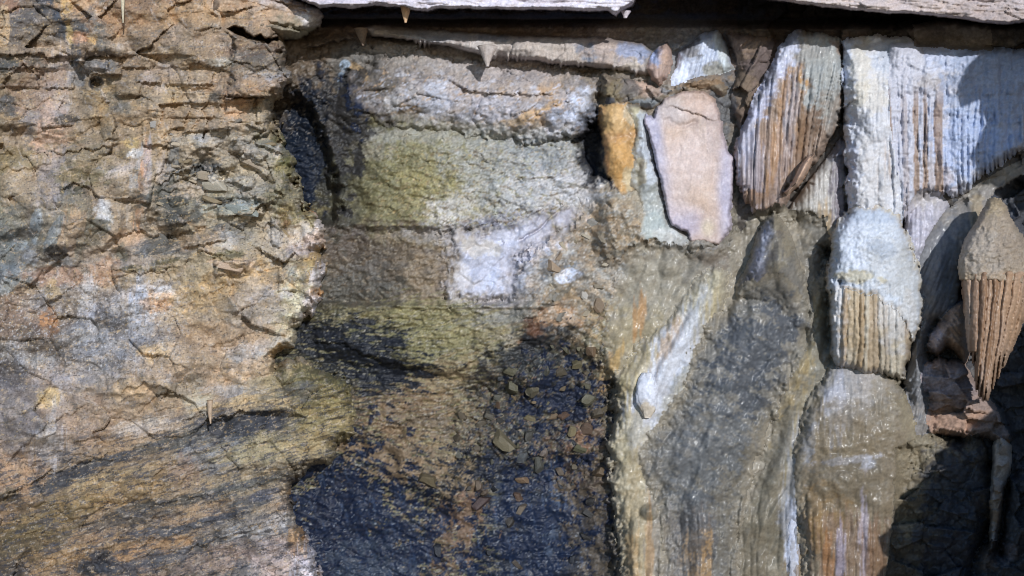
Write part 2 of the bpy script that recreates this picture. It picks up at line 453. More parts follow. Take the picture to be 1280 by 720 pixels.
# ------------------------------------------------------------------ the wall in the middle and behind the flowstone
MID = [  # columns u = 330, 390 ... 930; rows v = 0, 60 ... 720
 [(100,82,65)]*11,
 [(100,85,70),(100,85,70),(125,112,100),(150,140,130),(165,152,142),(170,155,145),(165,152,150),(160,150,150),(140,130,115),(150,155,165),(110,95,80)],
 [(90,75,55),(85,72,58),(84,76,64),(150,145,140),(165,158,155),(160,150,150),(160,145,130),(150,135,110),(120,110,95),(110,105,95),(100,85,70)],
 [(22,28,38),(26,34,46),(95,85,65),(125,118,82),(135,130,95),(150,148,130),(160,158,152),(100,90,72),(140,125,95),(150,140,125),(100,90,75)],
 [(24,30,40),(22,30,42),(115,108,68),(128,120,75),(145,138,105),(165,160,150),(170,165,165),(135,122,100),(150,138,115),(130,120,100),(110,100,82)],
 [(100,85,65),(88,78,64),(98,86,70),(110,98,80),(160,152,150),(185,180,190),(160,150,140),(135,118,92),(145,135,115),(125,116,104),(110,102,85)],
 [(90,80,66),(80,74,62),(90,84,70),(105,92,72),(160,152,155),(165,158,160),(122,110,88),(140,118,88),(150,130,95),(150,138,110),(120,112,95)],
 [(60,55,45),(44,44,40),(78,72,50),(112,102,62),(128,118,74),(128,110,72),(92,72,50),(125,108,75),(155,140,105),(130,120,100),(120,112,95)],
 [(60,56,40),(56,54,42),(44,46,46),(82,76,56),(118,104,70),(80,74,60),(64,62,54),(84,74,60),(170,160,130),(120,112,95),(120,112,95)],
 [(90,80,55),(90,80,55),(75,65,48),(108,92,68),(98,84,62),(76,70,58),(70,65,55),(78,68,56),(150,140,110),(120,112,95),(120,112,95)],
 [(28,32,38),(28,32,40),(26,32,42),(56,52,46),(78,68,54),(44,46,48),(32,40,52),(72,64,54),(120,112,95),(120,112,95),(120,112,95)],
 [(22,28,36),(22,28,38),(24,32,44),(30,38,48),(60,52,44),(28,36,52),(24,34,50),(58,54,50),(120,112,95),(120,112,95),(120,112,95)],
 [(40,38,36),(26,34,44),(24,32,44),(28,38,52),(42,42,44),(24,34,50),(22,32,48),(52,50,50),(120,112,95),(120,112,95),(120,112,95)],
]
SLOT = [(352,112),(375,118),(392,140),(402,165),(412,195),(422,230),(425,262),(418,280),(400,276),(385,266),(370,240),(340,225),(335,130)]
DEEP = [(330,600),(352,590),(380,578),(420,552),(452,556),(476,552),(496,560),(500,590),(530,610),(560,625),(585,640),(605,600),(640,585),(690,560),(720,575),(745,640),(762,720),(770,800),(330,800)]
RUBBLE = [(560,500),(600,470),(640,450),(680,428),(715,415),(750,440),(775,480),(765,540),(760,600),(700,620),(640,600),(600,590),(560,590)]
BRECCIA = [(640,345),(655,315),(690,298),(720,280),(735,250),(745,225),(775,240),(830,290),(900,310),(900,360),(840,420),(780,470),(740,440),(700,415),(660,395)]
MIDLEDGES = [
 ([(420,284),(500,283),(570,286),(640,276),(700,262)], 2, 40, 1, 14, 4),
 ([(395,378),(480,380),(560,384),(640,380)], -16, 30, -2, 10, 3),
 ([(385,424),(430,430),(480,452),(540,462)], 8, 26, 5, 20, 5),
 ([(470,540),(530,520),(590,515)], 5, 20, 4, 14, 4),
 ([(560,470),(610,440),(660,425)], 6, 20, 6, 24, 5),
 ([(380,60),(440,48)], 14, 20, 8, 14, 3),
 ([(640,226),(690,220),(735,200)], 3, 16, 3, 14, 5),
]
def mid_h(u, v, sd):
    w = fbm(u / 40, v / 40, 11, 3)
    h = -58 + 16 * fbm(u / 130, v / 110, 12, 3) + 7 * fbm(u / 34, v / 30, 13, 4) + (1.7 - .8 * sst(560, 600, v)) * fbm(u / 8, v / 7, 14, 5, .6) + 0.8 * pn(u / 2.6, v / 2.6, 15)
    face = sst(440, 480, u + 10 * w) * sst(740, 700, u) * sst(150, 190, v) * sst(296, 280, v)
    h += 22 * face
    h += 22 * sst(430, 520, u) * sst(730, 690, u) * sst(288, 300, v + 6 * w) * sst(388, 376, v)
    h += 30 * sst(375, 386, v + 5 * w) * sst(470, 436, v - .16 * (u - 480)) * sst(370, 440, u) * sst(720, 650, u)
    rub = sst(-14, 14, big_sd(u, v, RUBBLE)); br = sst(-34, 24, big_sd(u, v, BRECCIA) + 14 * w); dp = sst(-12, 22, big_sd(u, v, DEEP) + 14 * fbm(u / 24, v / 24, 21, 3))
    sl = sst(-5, 9, big_sd(u, v, SLOT) + 12 * fbm(u / 18, v / 18, 22, 4))
    h += 26 * br
    h -= 4 * rub + 16 * dp + 46 * sl
    fa = facets(u + 4 * w, v, 15, 31, .9, .55); fb = facets(u, v + 3 * w, 7, 33, 1.0, .5)
    fc = facets(u + 5 * w, v, 34, 35, .55, .28, -15, 1.7)
    h += fa * (.04 + 0.35 * rub + 0.05 * br) + fb * (.16 + .3 * rub + .12 * br) * (1 - .6 * dp) + .12 * fc
    fd = facets(u + 4 * w, v + 3 * w, 7, 231, .6, .5, 12, 2.0); fe = facets(u, v, 3.6, 233, .8, .5, -10, 1.8)
    h += (.5 * fd + .6 * fe) * (1 - .6 * dp) * (1 - br) + face * (1.6 * strata(u, v, 8, 14, 235, 9) + 1.2 * strata(u, v, 4, 10, 236, 6))
    # rounded wet lumps of the breccia slope
    bx, by, e, r1, r2, r3 = cells(u / 13 + .3 * w, v / 12, 37)
    h += br * 4.5 * np.clip(1 - 2.0 * (bx * bx + by * by), 0, 1) * (.4 + r1)
    lay = sst(370, 385, v) * sst(760, 690, u) * (1 - rub) * (1 - .7 * dp)
    h += lay * (3.2 * strata(u, v, 6.5, 3, 41, 5) + 4 * strata(u, v, 17, -4, 43, 8))
    lower = sst(490, 520, v) * sst(640, 560, u)
    h += lower * 4 * strata(u, v, 9, 24, 45, 7)
    for i, (pts, out, lu, un, ln, rg) in enumerate(MIDLEDGES): h += .8 * ledge(u, v, pts, out, lu, un, ln, rg, 50 + i)
    for i, c in enumerate([[(690,300),(650,318),(640,350)], [(720,120),(790,122)]]):
        h += crack(u, v, c, 4, 1.6, 3, 60 + i)
    h += lump(u, v, 455, 95, 10, 26, -25, 16) + lump(u, v, 445, 130, 26, 40, 10, 14) + lump(u, v, 790, 400, 20, 40, 25, 12) + lump(u, v, 720, 340, 16, 12, -20, 10) + lump(u, v, 460, 640, 34, 30, 0, 10) + lump(u, v, 500, 600, 40, 22, 30, 8)
    h -= 15 * sst(880, 940, u) + 20 * sst(60, 36, v) + 110 * sst(36, 16, v)
    h += 32 * sst(735, 770, u) * sst(60, 100, v) * sst(340, 300, v)
    # behind the ceiling the wall falls back
    h += hole(u, v, [(715,178),(742,150),(752,128),(756,160),(750,200),(762,225),(742,220)], 34, 6, 5, 5)
    return h
MIDSTAIN_SHADE = [
 (400,95,34,40,0,(96,78,56),.7), (385,60,30,16,0,(112,92,72),.6), (440,80,26,20,0,(104,100,94),.6), (455,150,34,44,20,(52,48,42),.85),  # first: brown of the shadowed rock put into the colour
 (470,110,18,30,0,(70,64,56),.7), (432,82,7,7,0,(140,160,180),.8,3), (427,100,5,9,0,(140,165,190),.8,3), (450,98,10,20,-28,(168,134,82),.85,3), (440,135,26,34,0,(84,70,48),.7),
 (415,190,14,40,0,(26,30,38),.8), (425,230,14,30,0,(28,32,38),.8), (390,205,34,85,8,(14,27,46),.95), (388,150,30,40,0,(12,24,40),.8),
 (470,195,36,40,0,(112,106,62),.7), (520,210,60,40,0,(122,114,68),.55), (560,240,60,30,0,(136,124,70),.5), (500,255,80,20,0,(134,122,72),.6), (610,195,16,12,0,(170,140,70),.6),
 (640,215,50,40,0,(150,152,146),.55), (690,215,44,40,0,(178,174,172),.6), (655,195,36,16,20,(120,124,128),.5), (560,262,24,16,0,(192,184,172),.85), (575,250,20,14,0,(176,170,158),.7),
 (520,290,80,6,0,(120,118,128),.7), (610,284,50,7,-6,(112,110,122),.75), (640,270,40,6,-10,(128,124,132),.7),
 (470,320,70,40,0,(92,78,60),.6), (480,345,50,26,0,(98,92,84),.6), (525,330,40,40,0,(112,94,70),.5), (430,300,30,20,0,(84,72,62),.6), (440,360,60,16,0,(82,78,68),.7),
 (520,300,50,8,8,(150,130,90),.4), (540,350,30,30,0,(138,116,84),.5),
 (450,398,80,14,0,(84,78,50),.7,1), (520,396,70,10,0,(140,124,74),.5,1), (460,420,80,16,6,(30,34,36),.9,1), (440,440,60,18,12,(26,30,36),.85,1), (480,460,60,12,10,(30,34,40),.8,1), (550,400,60,24,0,(128,120,66),.6,1),
 (600,425,50,26,-10,(138,124,80),.6,1), (640,395,50,10,-8,(126,122,110),.7,1), (630,430,30,12,-14,(144,136,118),.6), (560,440,50,20,0,(118,110,60),.6),
 (430,230,26,60,10,(60,58,46),.65), (445,160,30,50,0,(66,58,48),.6), (480,230,30,50,0,(104,98,60),.5), (600,200,50,30,0,(150,148,138),.5), (700,240,50,24,0,(186,182,182),.5), (650,245,40,20,0,(166,164,160),.5), (470,190,20,10,0,(150,142,120),.5), (500,170,60,8,0,(150,146,134),.5), (540,230,30,16,0,(140,128,66),.6), (690,190,30,20,0,(128,132,130),.5), (675,300,44,18,-32,(176,170,178),.6), (540,290,40,10,0,(160,152,146),.5), (670,415,12,24,10,(92,56,34),.8), (662,435,14,14,0,(110,76,50),.7), (700,395,24,14,0,(170,134,98),.5), (710,345,16,8,-10,(185,190,205),.85,3), (690,330,20,12,0,(90,90,90),.6), (720,325,16,10,0,(100,108,115),.5),
 (560,470,60,18,-18,(134,112,74),.7,1), (510,520,50,30,0,(122,92,58),.6,1), (540,560,50,16,30,(124,106,70),.8), (490,545,40,16,-10,(116,90,58),.6,1), (560,530,60,12,10,(104,90,70),.6,1),
 (650,450,60,24,-25,(30,36,42),.8), (610,480,26,20,0,(66,58,48),.6), (690,470,50,30,0,(46,48,48),.75), (740,470,30,40,0,(60,54,46),.6), (690,520,60,36,0,(72,62,50),.5), (610,540,40,30,0,(66,58,48),.6), (650,540,30,30,0,(48,50,52),.6),
 (730,545,20,16,0,(138,94,64),.6), (745,560,18,30,0,(92,78,60),.5), (700,565,30,16,0,(110,84,58),.5), (640,500,30,30,0,(58,54,50),.5),
 (440,610,70,60,0,(20,28,40),.9), (400,640,40,50,0,(18,24,34),.9), (500,680,70,50,0,(22,32,46),.9), (470,570,60,20,10,(24,30,40),.85), (540,640,30,40,0,(24,32,44),.8),
 (575,650,22,34,20,(112,84,58),.7), (590,625,18,14,0,(150,110,76),.6), (560,690,20,30,0,(84,66,50),.6), (640,670,60,60,0,(22,32,48),.9), (690,660,50,70,0,(26,36,54),.9), (690,610,30,50,0,(24,34,50),.85), (620,610,30,30,0,(46,42,44),.6),
 (740,640,30,50,0,(74,64,52),.6), (750,700,30,40,0,(50,50,54),.7), (720,600,30,16,0,(84,64,52),.5), (690,640,8,60,4,(60,78,104),.5,2), (620,620,10,30,0,(56,74,98),.4,2), (440,690,30,16,0,(54,72,96),.35), (470,660,30,26,0,(44,60,80),.4),
 (760,110,40,30,0,(120,104,78),.6), (800,110,34,20,0,(150,134,118),.6), (790,105,16,14,0,(104,92,80),.6), (735,185,12,40,0,(30,32,40),.9), (738,160,16,26,0,(40,40,46),.8),  # the two darkest paint the shade inside the cleft
 (690,50,120,14,0,(104,80,60),.4), (560,40,150,10,0,(100,78,58),.4), (900,110,50,40,0,(104,84,66),.6), (930,80,40,40,0,(120,100,90),.5), (905,130,18,40,15,(88,90,92),.7), (860,115,50,8,-20,(136,112,84),.7),  # first two: brown half-shadow below the ceiling, painted in
 (760,300,40,40,0,(132,112,84),.5), (790,330,30,40,0,(140,120,90),.4), (800,395,8,30,5,(176,130,70),.7,2), (770,350,40,30,0,(140,136,128),.4), (700,280,30,20,0,(140,122,96),.5), (760,420,24,40,20,(150,134,96),.5), (790,380,14,18,0,(168,166,160),.5),
 (815,345,30,30,0,(160,160,156),.5), (850,320,30,20,0,(116,106,92),.6), (840,345,26,30,0,(150,146,138),.5), (765,455,8,26,25,(190,150,84),.6,2),
]
def mid_c(u, v, sd):
    C = grid_colour(u, v, 330, 60, 0, 60, MID, 16, 6)
    paint(C, u, v, MIDSTAIN_SHADE, 200)
    br = sst(-16, 16, poly_sd(u, v, BRECCIA))
    bx, by, e, r1, r2, r3 = cells(u / 9, v / 8, 39)
    rubw = sst(-10, 20, poly_sd(u, v, RUBBLE))
    k = 1 + (r1 - .5) * (.35 * br + .7 * rubw + .12)
    C = C * (k * (1 + .22 * br))[..., None]; C[..., 0] *= 1 + (r2 - .5) * .25 * (br + rubw); C[..., 2] *= 1 - (r2 - .5) * .35 * (br + rubw)
    lay = sst(375, 390, v) * sst(640, 600, u)
    C = C * (1 + .16 * fbm(u / 30, v / 24, 240, 4))[..., None]
    gf = sst(440, 490, u) * sst(740, 700, u) * sst(160, 190, v) * sst(296, 280, v); left_ = sst(640, 560, u)
    NAVY = (12, 29, 56); BLK = (22, 28, 40)  # wet black stains; the navy also holds the blue of the shade
    # crisp mixed minerals
    for i, (rgb, sx, sy, ang, thr, st, mk) in enumerate([
        ((124,116,62),16,9,10,.30,.6,gf*sst(640,560,u)), ((150,140,86),12,7,15,.42,.6,gf), ((96,92,58),10,5,-30,.45,.6,gf*left_), ((160,160,156),16,9,20,.35,.6,gf*sst(520,620,u)), ((192,188,180),10,6,25,.5,.6,gf*sst(500,600,u)), ((120,124,130),14,7,20,.42,.55,gf*sst(580,640,u)), ((70,68,54),7,3,-20,.58,.65,gf), ((178,146,78),5,4,0,.62,.55,gf), ((128,104,72),12,7,0,.5,.5,gf),
        ((120,98,70),16,8,0,.42,.5,sst(280,296,v)*sst(390,376,v)*left_), ((70,62,52),12,5,6,.45,.55,sst(280,296,v)*sst(390,376,v)*left_), ((150,136,112),9,5,10,.55,.5,sst(280,296,v)*sst(390,376,v)*left_),
        ((150,136,90),22,3.4,3,.40,.55,lay), ((118,112,62),26,4,2,.4,.55,lay), ((40,42,44),24,2.6,3,.45,.75,lay), ((166,158,140),16,3,-8,.55,.5,lay),
        ((176,168,154),8,5,30,.45,.55,br), ((92,78,58),9,5,10,.45,.55,br), ((160,128,84),6,5,0,.55,.5,br), ((196,194,188),5,4,0,.6,.55,br), ((120,114,104),10,6,20,.4,.5,br),
        ((120,98,66),18,6,20,.35,.55,sst(470,500,v)*sst(640,560,u)), ((150,122,84),10,4,22,.5,.5,sst(470,500,v)*sst(640,560,u)),
        ((106,100,74),8,6,0,.35,.6,rubw), ((142,112,72),6,5,0,.5,.6,rubw), ((120,82,58),6,4,0,.6,.5,rubw), ((130,128,120),6,5,0,.55,.5,rubw),
        ((126,106,74),14,9,0,.35,.6,sst(730,752,u)*sst(480,520,v)), ((96,88,78),10,8,-20,.4,.5,sst(60,80,v)*sst(160,140,v)*sst(470,440,u)), ((150,138,126),8,5,-20,.55,.5,sst(60,80,v)*sst(200,160,v)*sst(480,450,u))]):
        C = flecks(C, u, v, ang, sx, sy, thr, rgb, st, 600 + 7 * i, mk, .09)
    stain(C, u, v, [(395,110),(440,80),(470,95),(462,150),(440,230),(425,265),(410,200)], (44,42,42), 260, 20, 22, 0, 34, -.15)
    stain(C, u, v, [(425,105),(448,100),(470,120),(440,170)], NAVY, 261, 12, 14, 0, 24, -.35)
    stain(C, u, v, [(372,412),(420,412),(470,420),(500,424),(470,440),(540,462),(520,476),(470,470),(430,455),(378,434)], BLK, 262, 44, 7, 8, 30, .0, .62)
    stain(C, u, v, [(440,455),(545,462),(520,490),(450,500)], BLK, 263, 30, 8, 8, 30, -.3, .66)
    stain(C, u, v, [(655,445),(700,415),(760,450),(775,490),(768,560),(700,560),(640,560),(600,520),(620,480)], NAVY, 264, 17, 13, -20, 50, -.62, .76)
    stain(C, u, v, [(330,600),(380,575),(425,552),(470,556),(500,600),(560,640),(560,820),(330,820)], NAVY, 265, 30, 22, 0, 80, -.05, .74)
    stain(C, u, v, [(600,590),(640,570),(700,560),(740,600),(752,680),(760,820),(560,820),(590,700)], NAVY, 266, 30, 24, 10, 90, -.28, .76)
    stain(C, u, v, [(500,590),(580,560),(640,560),(610,620),(560,640)], BLK, 267, 17, 12, 20, 40, -.35, .74)
    stain(C, u, v, [(722,176),(742,152),(754,150),(752,200),(764,226),(742,220)], (36,40,50), 268, 12, 12, 0, 16, .1)  # shade of the cleft, painted over its hole
    stain(C, u, v, [(556,640),(590,612),(606,640),(590,680),(560,700)], (112,86,62), 270, 14, 14, 20, 30, -.25, .72)
    stain(C, u, v, [(690,600),(756,580),(764,640),(720,650)], (92,78,60), 271, 14, 11, 10, 34, -.35, .74)
    stain(C, u, v, [(520,590),(560,575),(600,600),(560,620)], (118,98,68), 272, 16, 10, 25, 30, -.3, .74)
    stain(C, u, v, [(720,680),(768,650),(768,810),(730,810)], (84,74,62), 273, 14, 16, 0, 34, -.3, .74)
    stain(C, u, v, [(400,690),(470,660),(520,700),(480,800),(420,800)], (40,52,70), 274, 16, 16, 0, 40, -.4, .74)
    stain(C, u, v, [(430,560),(500,545),(560,575),(500,600)], (126,102,70), 275, 18, 9, 22, 34, -.25, .74)
    deep = sst(-10, 30, poly_sd(u, v, DEEP))
    C = flecks(C, u, v, 15, 9, 6, .85, (96,80,58), .6, 630, deep, .08); C = flecks(C, u, v, 0, 5, 4, .7, (120,128,138), .6, 631, deep, .08); C = flecks(C, u, v, 80, 40, 6, .5, (44,64,94), .5, 632, deep, .2)
    return vary(C * f32(1.08), u, v, 210, .12, .24, .32, .10, .74)

# ================================================================== THE BODIES OF ROCK
# ------------------------------------------------------------------ left: the big tan outcrop
LEFT = [  # columns u = 0, 60 ... 420; rows v = 0, 60 ... 720
 [(135,108,85),(110,100,88),(135,115,92),(150,125,98),(165,135,105),(185,150,115),(195,165,135),(170,140,110)],
 [(125,110,88),(125,110,92),(130,112,95),(150,125,100),(150,128,102),(122,102,84),(125,108,90),(125,108,90)],
 [(130,112,88),(140,125,108),(138,118,90),(145,126,102),(160,138,112),(150,125,100),(140,120,98),(140,120,98)],
 [(140,120,90),(165,142,122),(150,130,105),(155,132,105),(160,140,115),(160,145,125),(125,115,80),(120,110,80)],
 [(138,128,105),(145,132,118),(150,132,112),(150,138,122),(140,135,120),(150,142,125),(150,140,115),(150,135,100)],
 [(110,112,108),(130,122,108),(150,130,108),(140,125,110),(150,135,112),(165,152,130),(175,158,138),(170,145,110)],
 [(135,115,98),(135,122,108),(145,132,122),(170,155,140),(165,148,118),(175,150,112),(165,155,135),(190,175,155)],
 [(125,110,92),(140,120,100),(130,125,122),(165,155,148),(160,138,110),(165,142,115),(185,175,155),(150,130,95)],
 [(115,105,98),(135,120,112),(150,140,132),(160,135,108),(165,138,112),(150,135,118),(140,128,90),(115,105,65)],
 [(140,125,115),(145,130,115),(145,118,90),(155,132,105),(130,118,98),(110,108,100),(165,145,105),(140,125,85)],
 [(155,125,95),(120,105,85),(140,118,85),(150,125,88),(140,120,92),(145,128,98),(165,145,115),(110,95,75)],
 [(125,102,72),(130,108,78),(140,115,88),(135,118,98),(140,120,98),(125,118,108),(140,120,105),(150,125,95)],
 [(115,98,78),(135,110,80),(140,112,85),(130,108,88),(120,112,100),(135,128,120),(175,150,135),(185,160,140)],
]
LEFTPOLY = [(-80,-80),(350,-80),(352,20),(360,60),(366,90),(366,104),(352,118),(345,130),(348,155),(360,180),(370,205),(374,232),(385,258),(400,270),(411,284),(412,300),(402,316),(411,330),(404,350),(406,365),(396,386),(382,402),(373,416),(376,434),(352,442),(346,452),(378,442),(396,456),(432,470),(442,490),(449,520),(446,545),(425,560),(418,580),(385,590),(366,605),(371,650),(394,680),(404,720),(410,810),(-80,810)]
LEFTLEDGES = [  # points, out, reach up, cut under, reach down, raggedness
 ([(-20,70),(30,66),(85,72)], 14, 18, 10, 12, 4), ([(-20,86),(40,84),(75,86)], 7, 8, 4, 6, 2), ([(5,92),(24,91)], 8, 8, 10, 6, 1),
 ([(165,69),(205,68),(245,69)], 9, 24, 5, 10, 1.5), ([(205,84),(260,84),(292,82)], 9, 12, 5, 12, 2), ([(110,92),(145,93)], 8, 12, 10, 8, 1),
 ([(220,110),(255,109),(268,113)], 9, 20, 9, 10, 1), ([(282,122),(320,121),(352,119)], 24, 34, 14, 26, 2), ([(276,96),(320,92),(366,100)], 8, 10, -3, 14, 3),
 ([(225,128),(285,130)], 5, 7, 5, 7, 1.5), ([(232,152),(262,146),(290,150)], 7, 10, 7, 9, 3), ([(75,152),(130,146)], 6, 9, 6, 8, 2), ([(45,192),(100,188),(145,180)], 12, 18, 10, 14, 3),
 ([(-20,212),(30,210)], 9, 16, 7, 10, 3), ([(75,234),(100,230),(112,236)], 12, 18, 16, 14, 4), ([(135,252),(160,246)], 7, 14, 3, 10, 2), ([(198,228),(240,208),(290,215)], 16, 22, 14, 18, 5), ([(200,240),(230,235)], 12, 12, 14, 16, 4),
 ([(260,252),(295,247),(316,250)], 9, 14, 12, 12, 2), ([(300,190),(335,205),(350,235)], 10, 20, 6, 14, 5), ([(64,320),(92,318)], 12, 14, 14, 12, 3), ([(135,300),(170,288),(215,296),(250,285)], 12, 18, 12, 18, 5),
 ([(142,338),(190,340),(215,334)], 12, 14, 11, 12, 3), ([(262,326),(275,318),(298,324)], 9, 14, 6, 10, 3), ([(255,372),(280,356),(312,350)], 9, 20, 5, 14, 4), ([(20,376),(50,374)], 6, 9, 6, 9, 3),
 ([(260,436),(310,418),(345,410)], 6, 24, 6, 14, 4), ([(355,440),(380,436)], 16, 14, 22, 20, 3), ([(148,492),(180,478),(215,488)], 10, 14, 7, 14, 4), ([(196,510),(210,486),(238,500),(262,526)], 16, 18, 10, 18, 4),
 ([(240,540),(262,524),(300,514),(350,516)], 20, 22, 14, 22, 3), ([(-20,640),(20,612),(60,592),(110,576),(150,562)], 12, 18, 14, 22, 4), ([(190,632),(260,620),(320,606),(360,596)], 9, 14, 8, 14, 4),
 ([(110,700),(170,682),(240,660),(310,640)], 9, 14, 9, 14, 4), ([(230,690),(300,664),(350,650)], 9, 14, 8, 12, 4), ([(0,590),(25,560),(60,530),(110,505)], 10, 26, 6, 16, 4), ([(90,710),(125,700),(160,712)], -14, 12, -12, 16, 3),
 ([(320,470),(360,462)], 8, 12, 6, 10, 3), ([(345,560),(400,548)], 6, 10, 6, 10, 3), ([(290,648),(345,628)], 10, 14, 10, 12, 3),
]
LEFTCRACKS = [
 [(224,112),(220,125),(214,134)], [(160,30),(158,48)], [(218,35),(219,50)], [(182,68),(176,82)], [(280,60),(276,95)], [(284,55),(278,120)], [(270,128),(272,142)], [(300,172),(345,160)], [(285,185),(292,200)],
 [(85,205),(80,228)], [(155,245),(162,225),(178,205)], [(186,320),(190,340)], [(40,240),(55,252)], [(250,300),(262,320)], [(330,255),(345,300)], [(352,262),(358,305)], [(200,380),(196,400)], [(325,395),(318,420)], [(165,440),(168,450)],
 [(328,525),(340,515),(352,514)], [(60,80),(70,78)], [(60,300),(40,330)], [(120,140),(140,180)], [(135,150),(150,140)], [(365,330),(350,365)], [(370,360),(345,420)], [(85,52),(108,58)], [(305,195),(330,225),(335,260)], [(240,180),(250,200)], [(2,100),(10,130)], [(245,345),(255,375)], [(205,575),(212,600)],
]
def left_h(u, v, sd):
    w = fbm(u / 40, v / 40, 111, 3)
    h = 16 + 44 * fbm(u / 170, v / 130, 112, 3) + 17 * fbm(u / 52, v / 40, 113, 3) + 24 * sst(320, 395, u) * sst(180, 260, v) * sst(430, 390, v) + facets(u + 10 * w, v + 8 * w, 44, 145, .45, .08, 20, 1.4) + facets(u + 6 * w, v + 5 * w, 27, 147, .6, .05, -16, 1.5) * (.35 + .3 * sst(180, 230, u) * sst(120, 170, v) * sst(350, 320, v)) + 2.6 * fbm(u / 9, v / 8, 114, 4) + 0.8 * pn(u / 2.5, v / 2.4, 115)
    slate = sst(150, 230, u + 30 * w) * sst(110, 180, v) * sst(350, 310, v)
    shell = sst(190, 140, u + 20 * w) * sst(215, 245, v) * sst(345, 325, v)
    mott = sst(270, 200, u) * sst(330, 360, v) * sst(520, 470, v + .2 * u)
    low = sst(500, 540, v + .25 * (u - 200) + 20 * w)
    top = sst(135, 100, v)
    h += facets(u + 5 * w, v + 4 * w, 20, 121, .5, .34, -12, 1.9) * (.10 + .42 * slate - .1 * mott) * (1 - .6 * low) + facets(u + 3 * w, v, 8, 123, .8, .45, 18, 1.6) * (.14 + .42 * slate) * (1 - .4 * low)
    h += facets(u, v, 5, 127, .9, .5) * (.1 + .35 * mott)
    h += low * (.9 * strata(u, v, 3.4, -16, 141, 6) + 3.4 * strata(u, v, 9, -17, 142, 12) + 6.0 * strata(u, v, 15, -15, 133, 14) + 8 * strata(u, v, 40, -15, 134, 20) + facets(u, v, 12, 149, .7, .4, -16, 2.2) * .5)
    h += top * (2.6 * strata(u, v, 14, 1, 135, 8))
    h += slate * 2.2 * strata(u, v, 9, -9, 137, 14) + (1 - low) * .9 * strata(u, v, 7, -5, 138, 14)
    # scooped hollows and blades of the grey patch
    for (cu, cv, ru, rv, a, hh) in [(25,300,30,16,-20,-12),(45,282,8,22,10,9),(68,292,8,26,28,10),(22,306,12,8,-20,9),(35,322,10,10,0,8),(20,350,34,18,-28,12),(95,265,20,34,10,12),(125,285,14,26,10,-9),(120,270,20,20,0,8),(70,235,18,30,20,10),(25,240,40,34,0,14),(165,220,26,34,35,12),(185,250,14,40,8,11),(165,250,12,44,10,-6),(215,205,12,32,10,-7),(150,320,14,12,0,-12),(130,300,26,12,-35,12),(90,325,12,10,-20,10),(250,310,36,18,-12,10),(300,330,22,12,-10,8),(305,228,16,12,-5,10),(345,230,12,16,20,9),(60,150,24,34,10,8),(195,172,12,20,0,6),(140,160,12,22,-10,6)]:
        h += lump(u, v, cu, cv, ru, rv, a, hh, .8)
    for a in [(99,62,10,17,0,12),(113,58,7,10,0,9),(126,58,8,8,0,8),(138,60,7,8,0,7),(150,63,10,9,0,10)]: h += lump(u, v, *a, .5)
    h += ledge(u, v, [(88,76),(104,78),(112,70),(140,68),(158,72)], 3, 10, 12, 8, 3, 199, 5)
    for i, b in enumerate([(250,122,34,8,0,7),(238,98,30,8,0,6),(322,108,38,13,2,9),(322,68,34,15,14,8),(235,142,34,5,0,5),(258,158,28,5,-4,6),(262,222,15,8,30,8),(232,216,16,6,-20,6),(300,262,30,7,-3,8),(330,250,9,12,-10,7),(345,290,6,19,0,8),(255,295,26,10,-12,6),(290,335,22,9,0,8),(135,158,9,17,-12,5),(195,165,18,18,0,5),(115,84,22,8,3,7),(142,86,10,8,0,6),(170,75,18,10,0,4),(310,190,24,9,25,7),(330,210,20,8,35,7),(352,225,8,16,10,6),(300,225,18,7,15,7),(280,205,14,7,-20,6),(340,180,20,7,20,6),(318,240,16,8,5,6),(370,318,16,8,-8,6),(360,350,12,14,0,5),(300,132,18,9,0,6),(332,138,12,15,0,5),(210,275,16,7,-10,5),(225,250,14,6,-15,6),(330,330,26,8,-8,5),(70,150,20,8,-5,4),(30,160,18,8,0,4),(20,100,30,9,0,5),(75,100,18,10,0,4),(120,125,16,8,10,5),(160,112,16,8,0,5),(185,95,16,8,0,5),(200,130,16,9,0,4)]):
        h += 1.5 * mesa(u, v, *b, seed=i, tilt=.5 * ((i % 3) - 1))
    # hanging bumps
    h += lump(u, v, 330, 95, 44, 30, 0, 16, .6) + lump(u, v, 395, 285, 20, 22, 0, 12) + lump(u, v, 390, 335, 22, 28, -10, 10) + lump(u, v, 315, 385, 60, 40, -20, 10) + lump(u, v, 225, 440, 90, 50, 0, 12) + lump(u, v, 60, 430, 90, 50, 0, 8) + lump(u, v, 40, 520, 40, 40, 0, 14) + lump(u, v, 330, 520, 40, 10, 0, -8) + lump(u, v, 65, 535, 20, 36, 10, 8)
    for i, (pts, out, lu, un, ln, rg) in enumerate(LEFTLEDGES): h += ledge(u, v, pts, out * .75, lu * 1.4, un * .1, ln, rg * 1.6, 150 + i)
    for i, c in enumerate(LEFTCRACKS): h += crack(u, v, c, 2.0, 1.2, 3, 200 + i)
    h += hole(u, v, [(283,36),(293,33),(304,34),(308,41),(318,46),(326,42),(333,48),(347,46),(347,51),(334,54),(322,50),(308,48),(296,44)], 80, 3, 2, 7)
    h += hole(u, v, [(112,98),(118,96),(127,99),(128,108),(122,112),(113,110)], 16, 3, 2, 8) + hole(u, v, [(-10,178),(4,180),(6,190),(-10,190)], 20, 4, 3, 9)
    h -= 26 * sst(430, 560, v) * sst(380, 460, u)
    return h
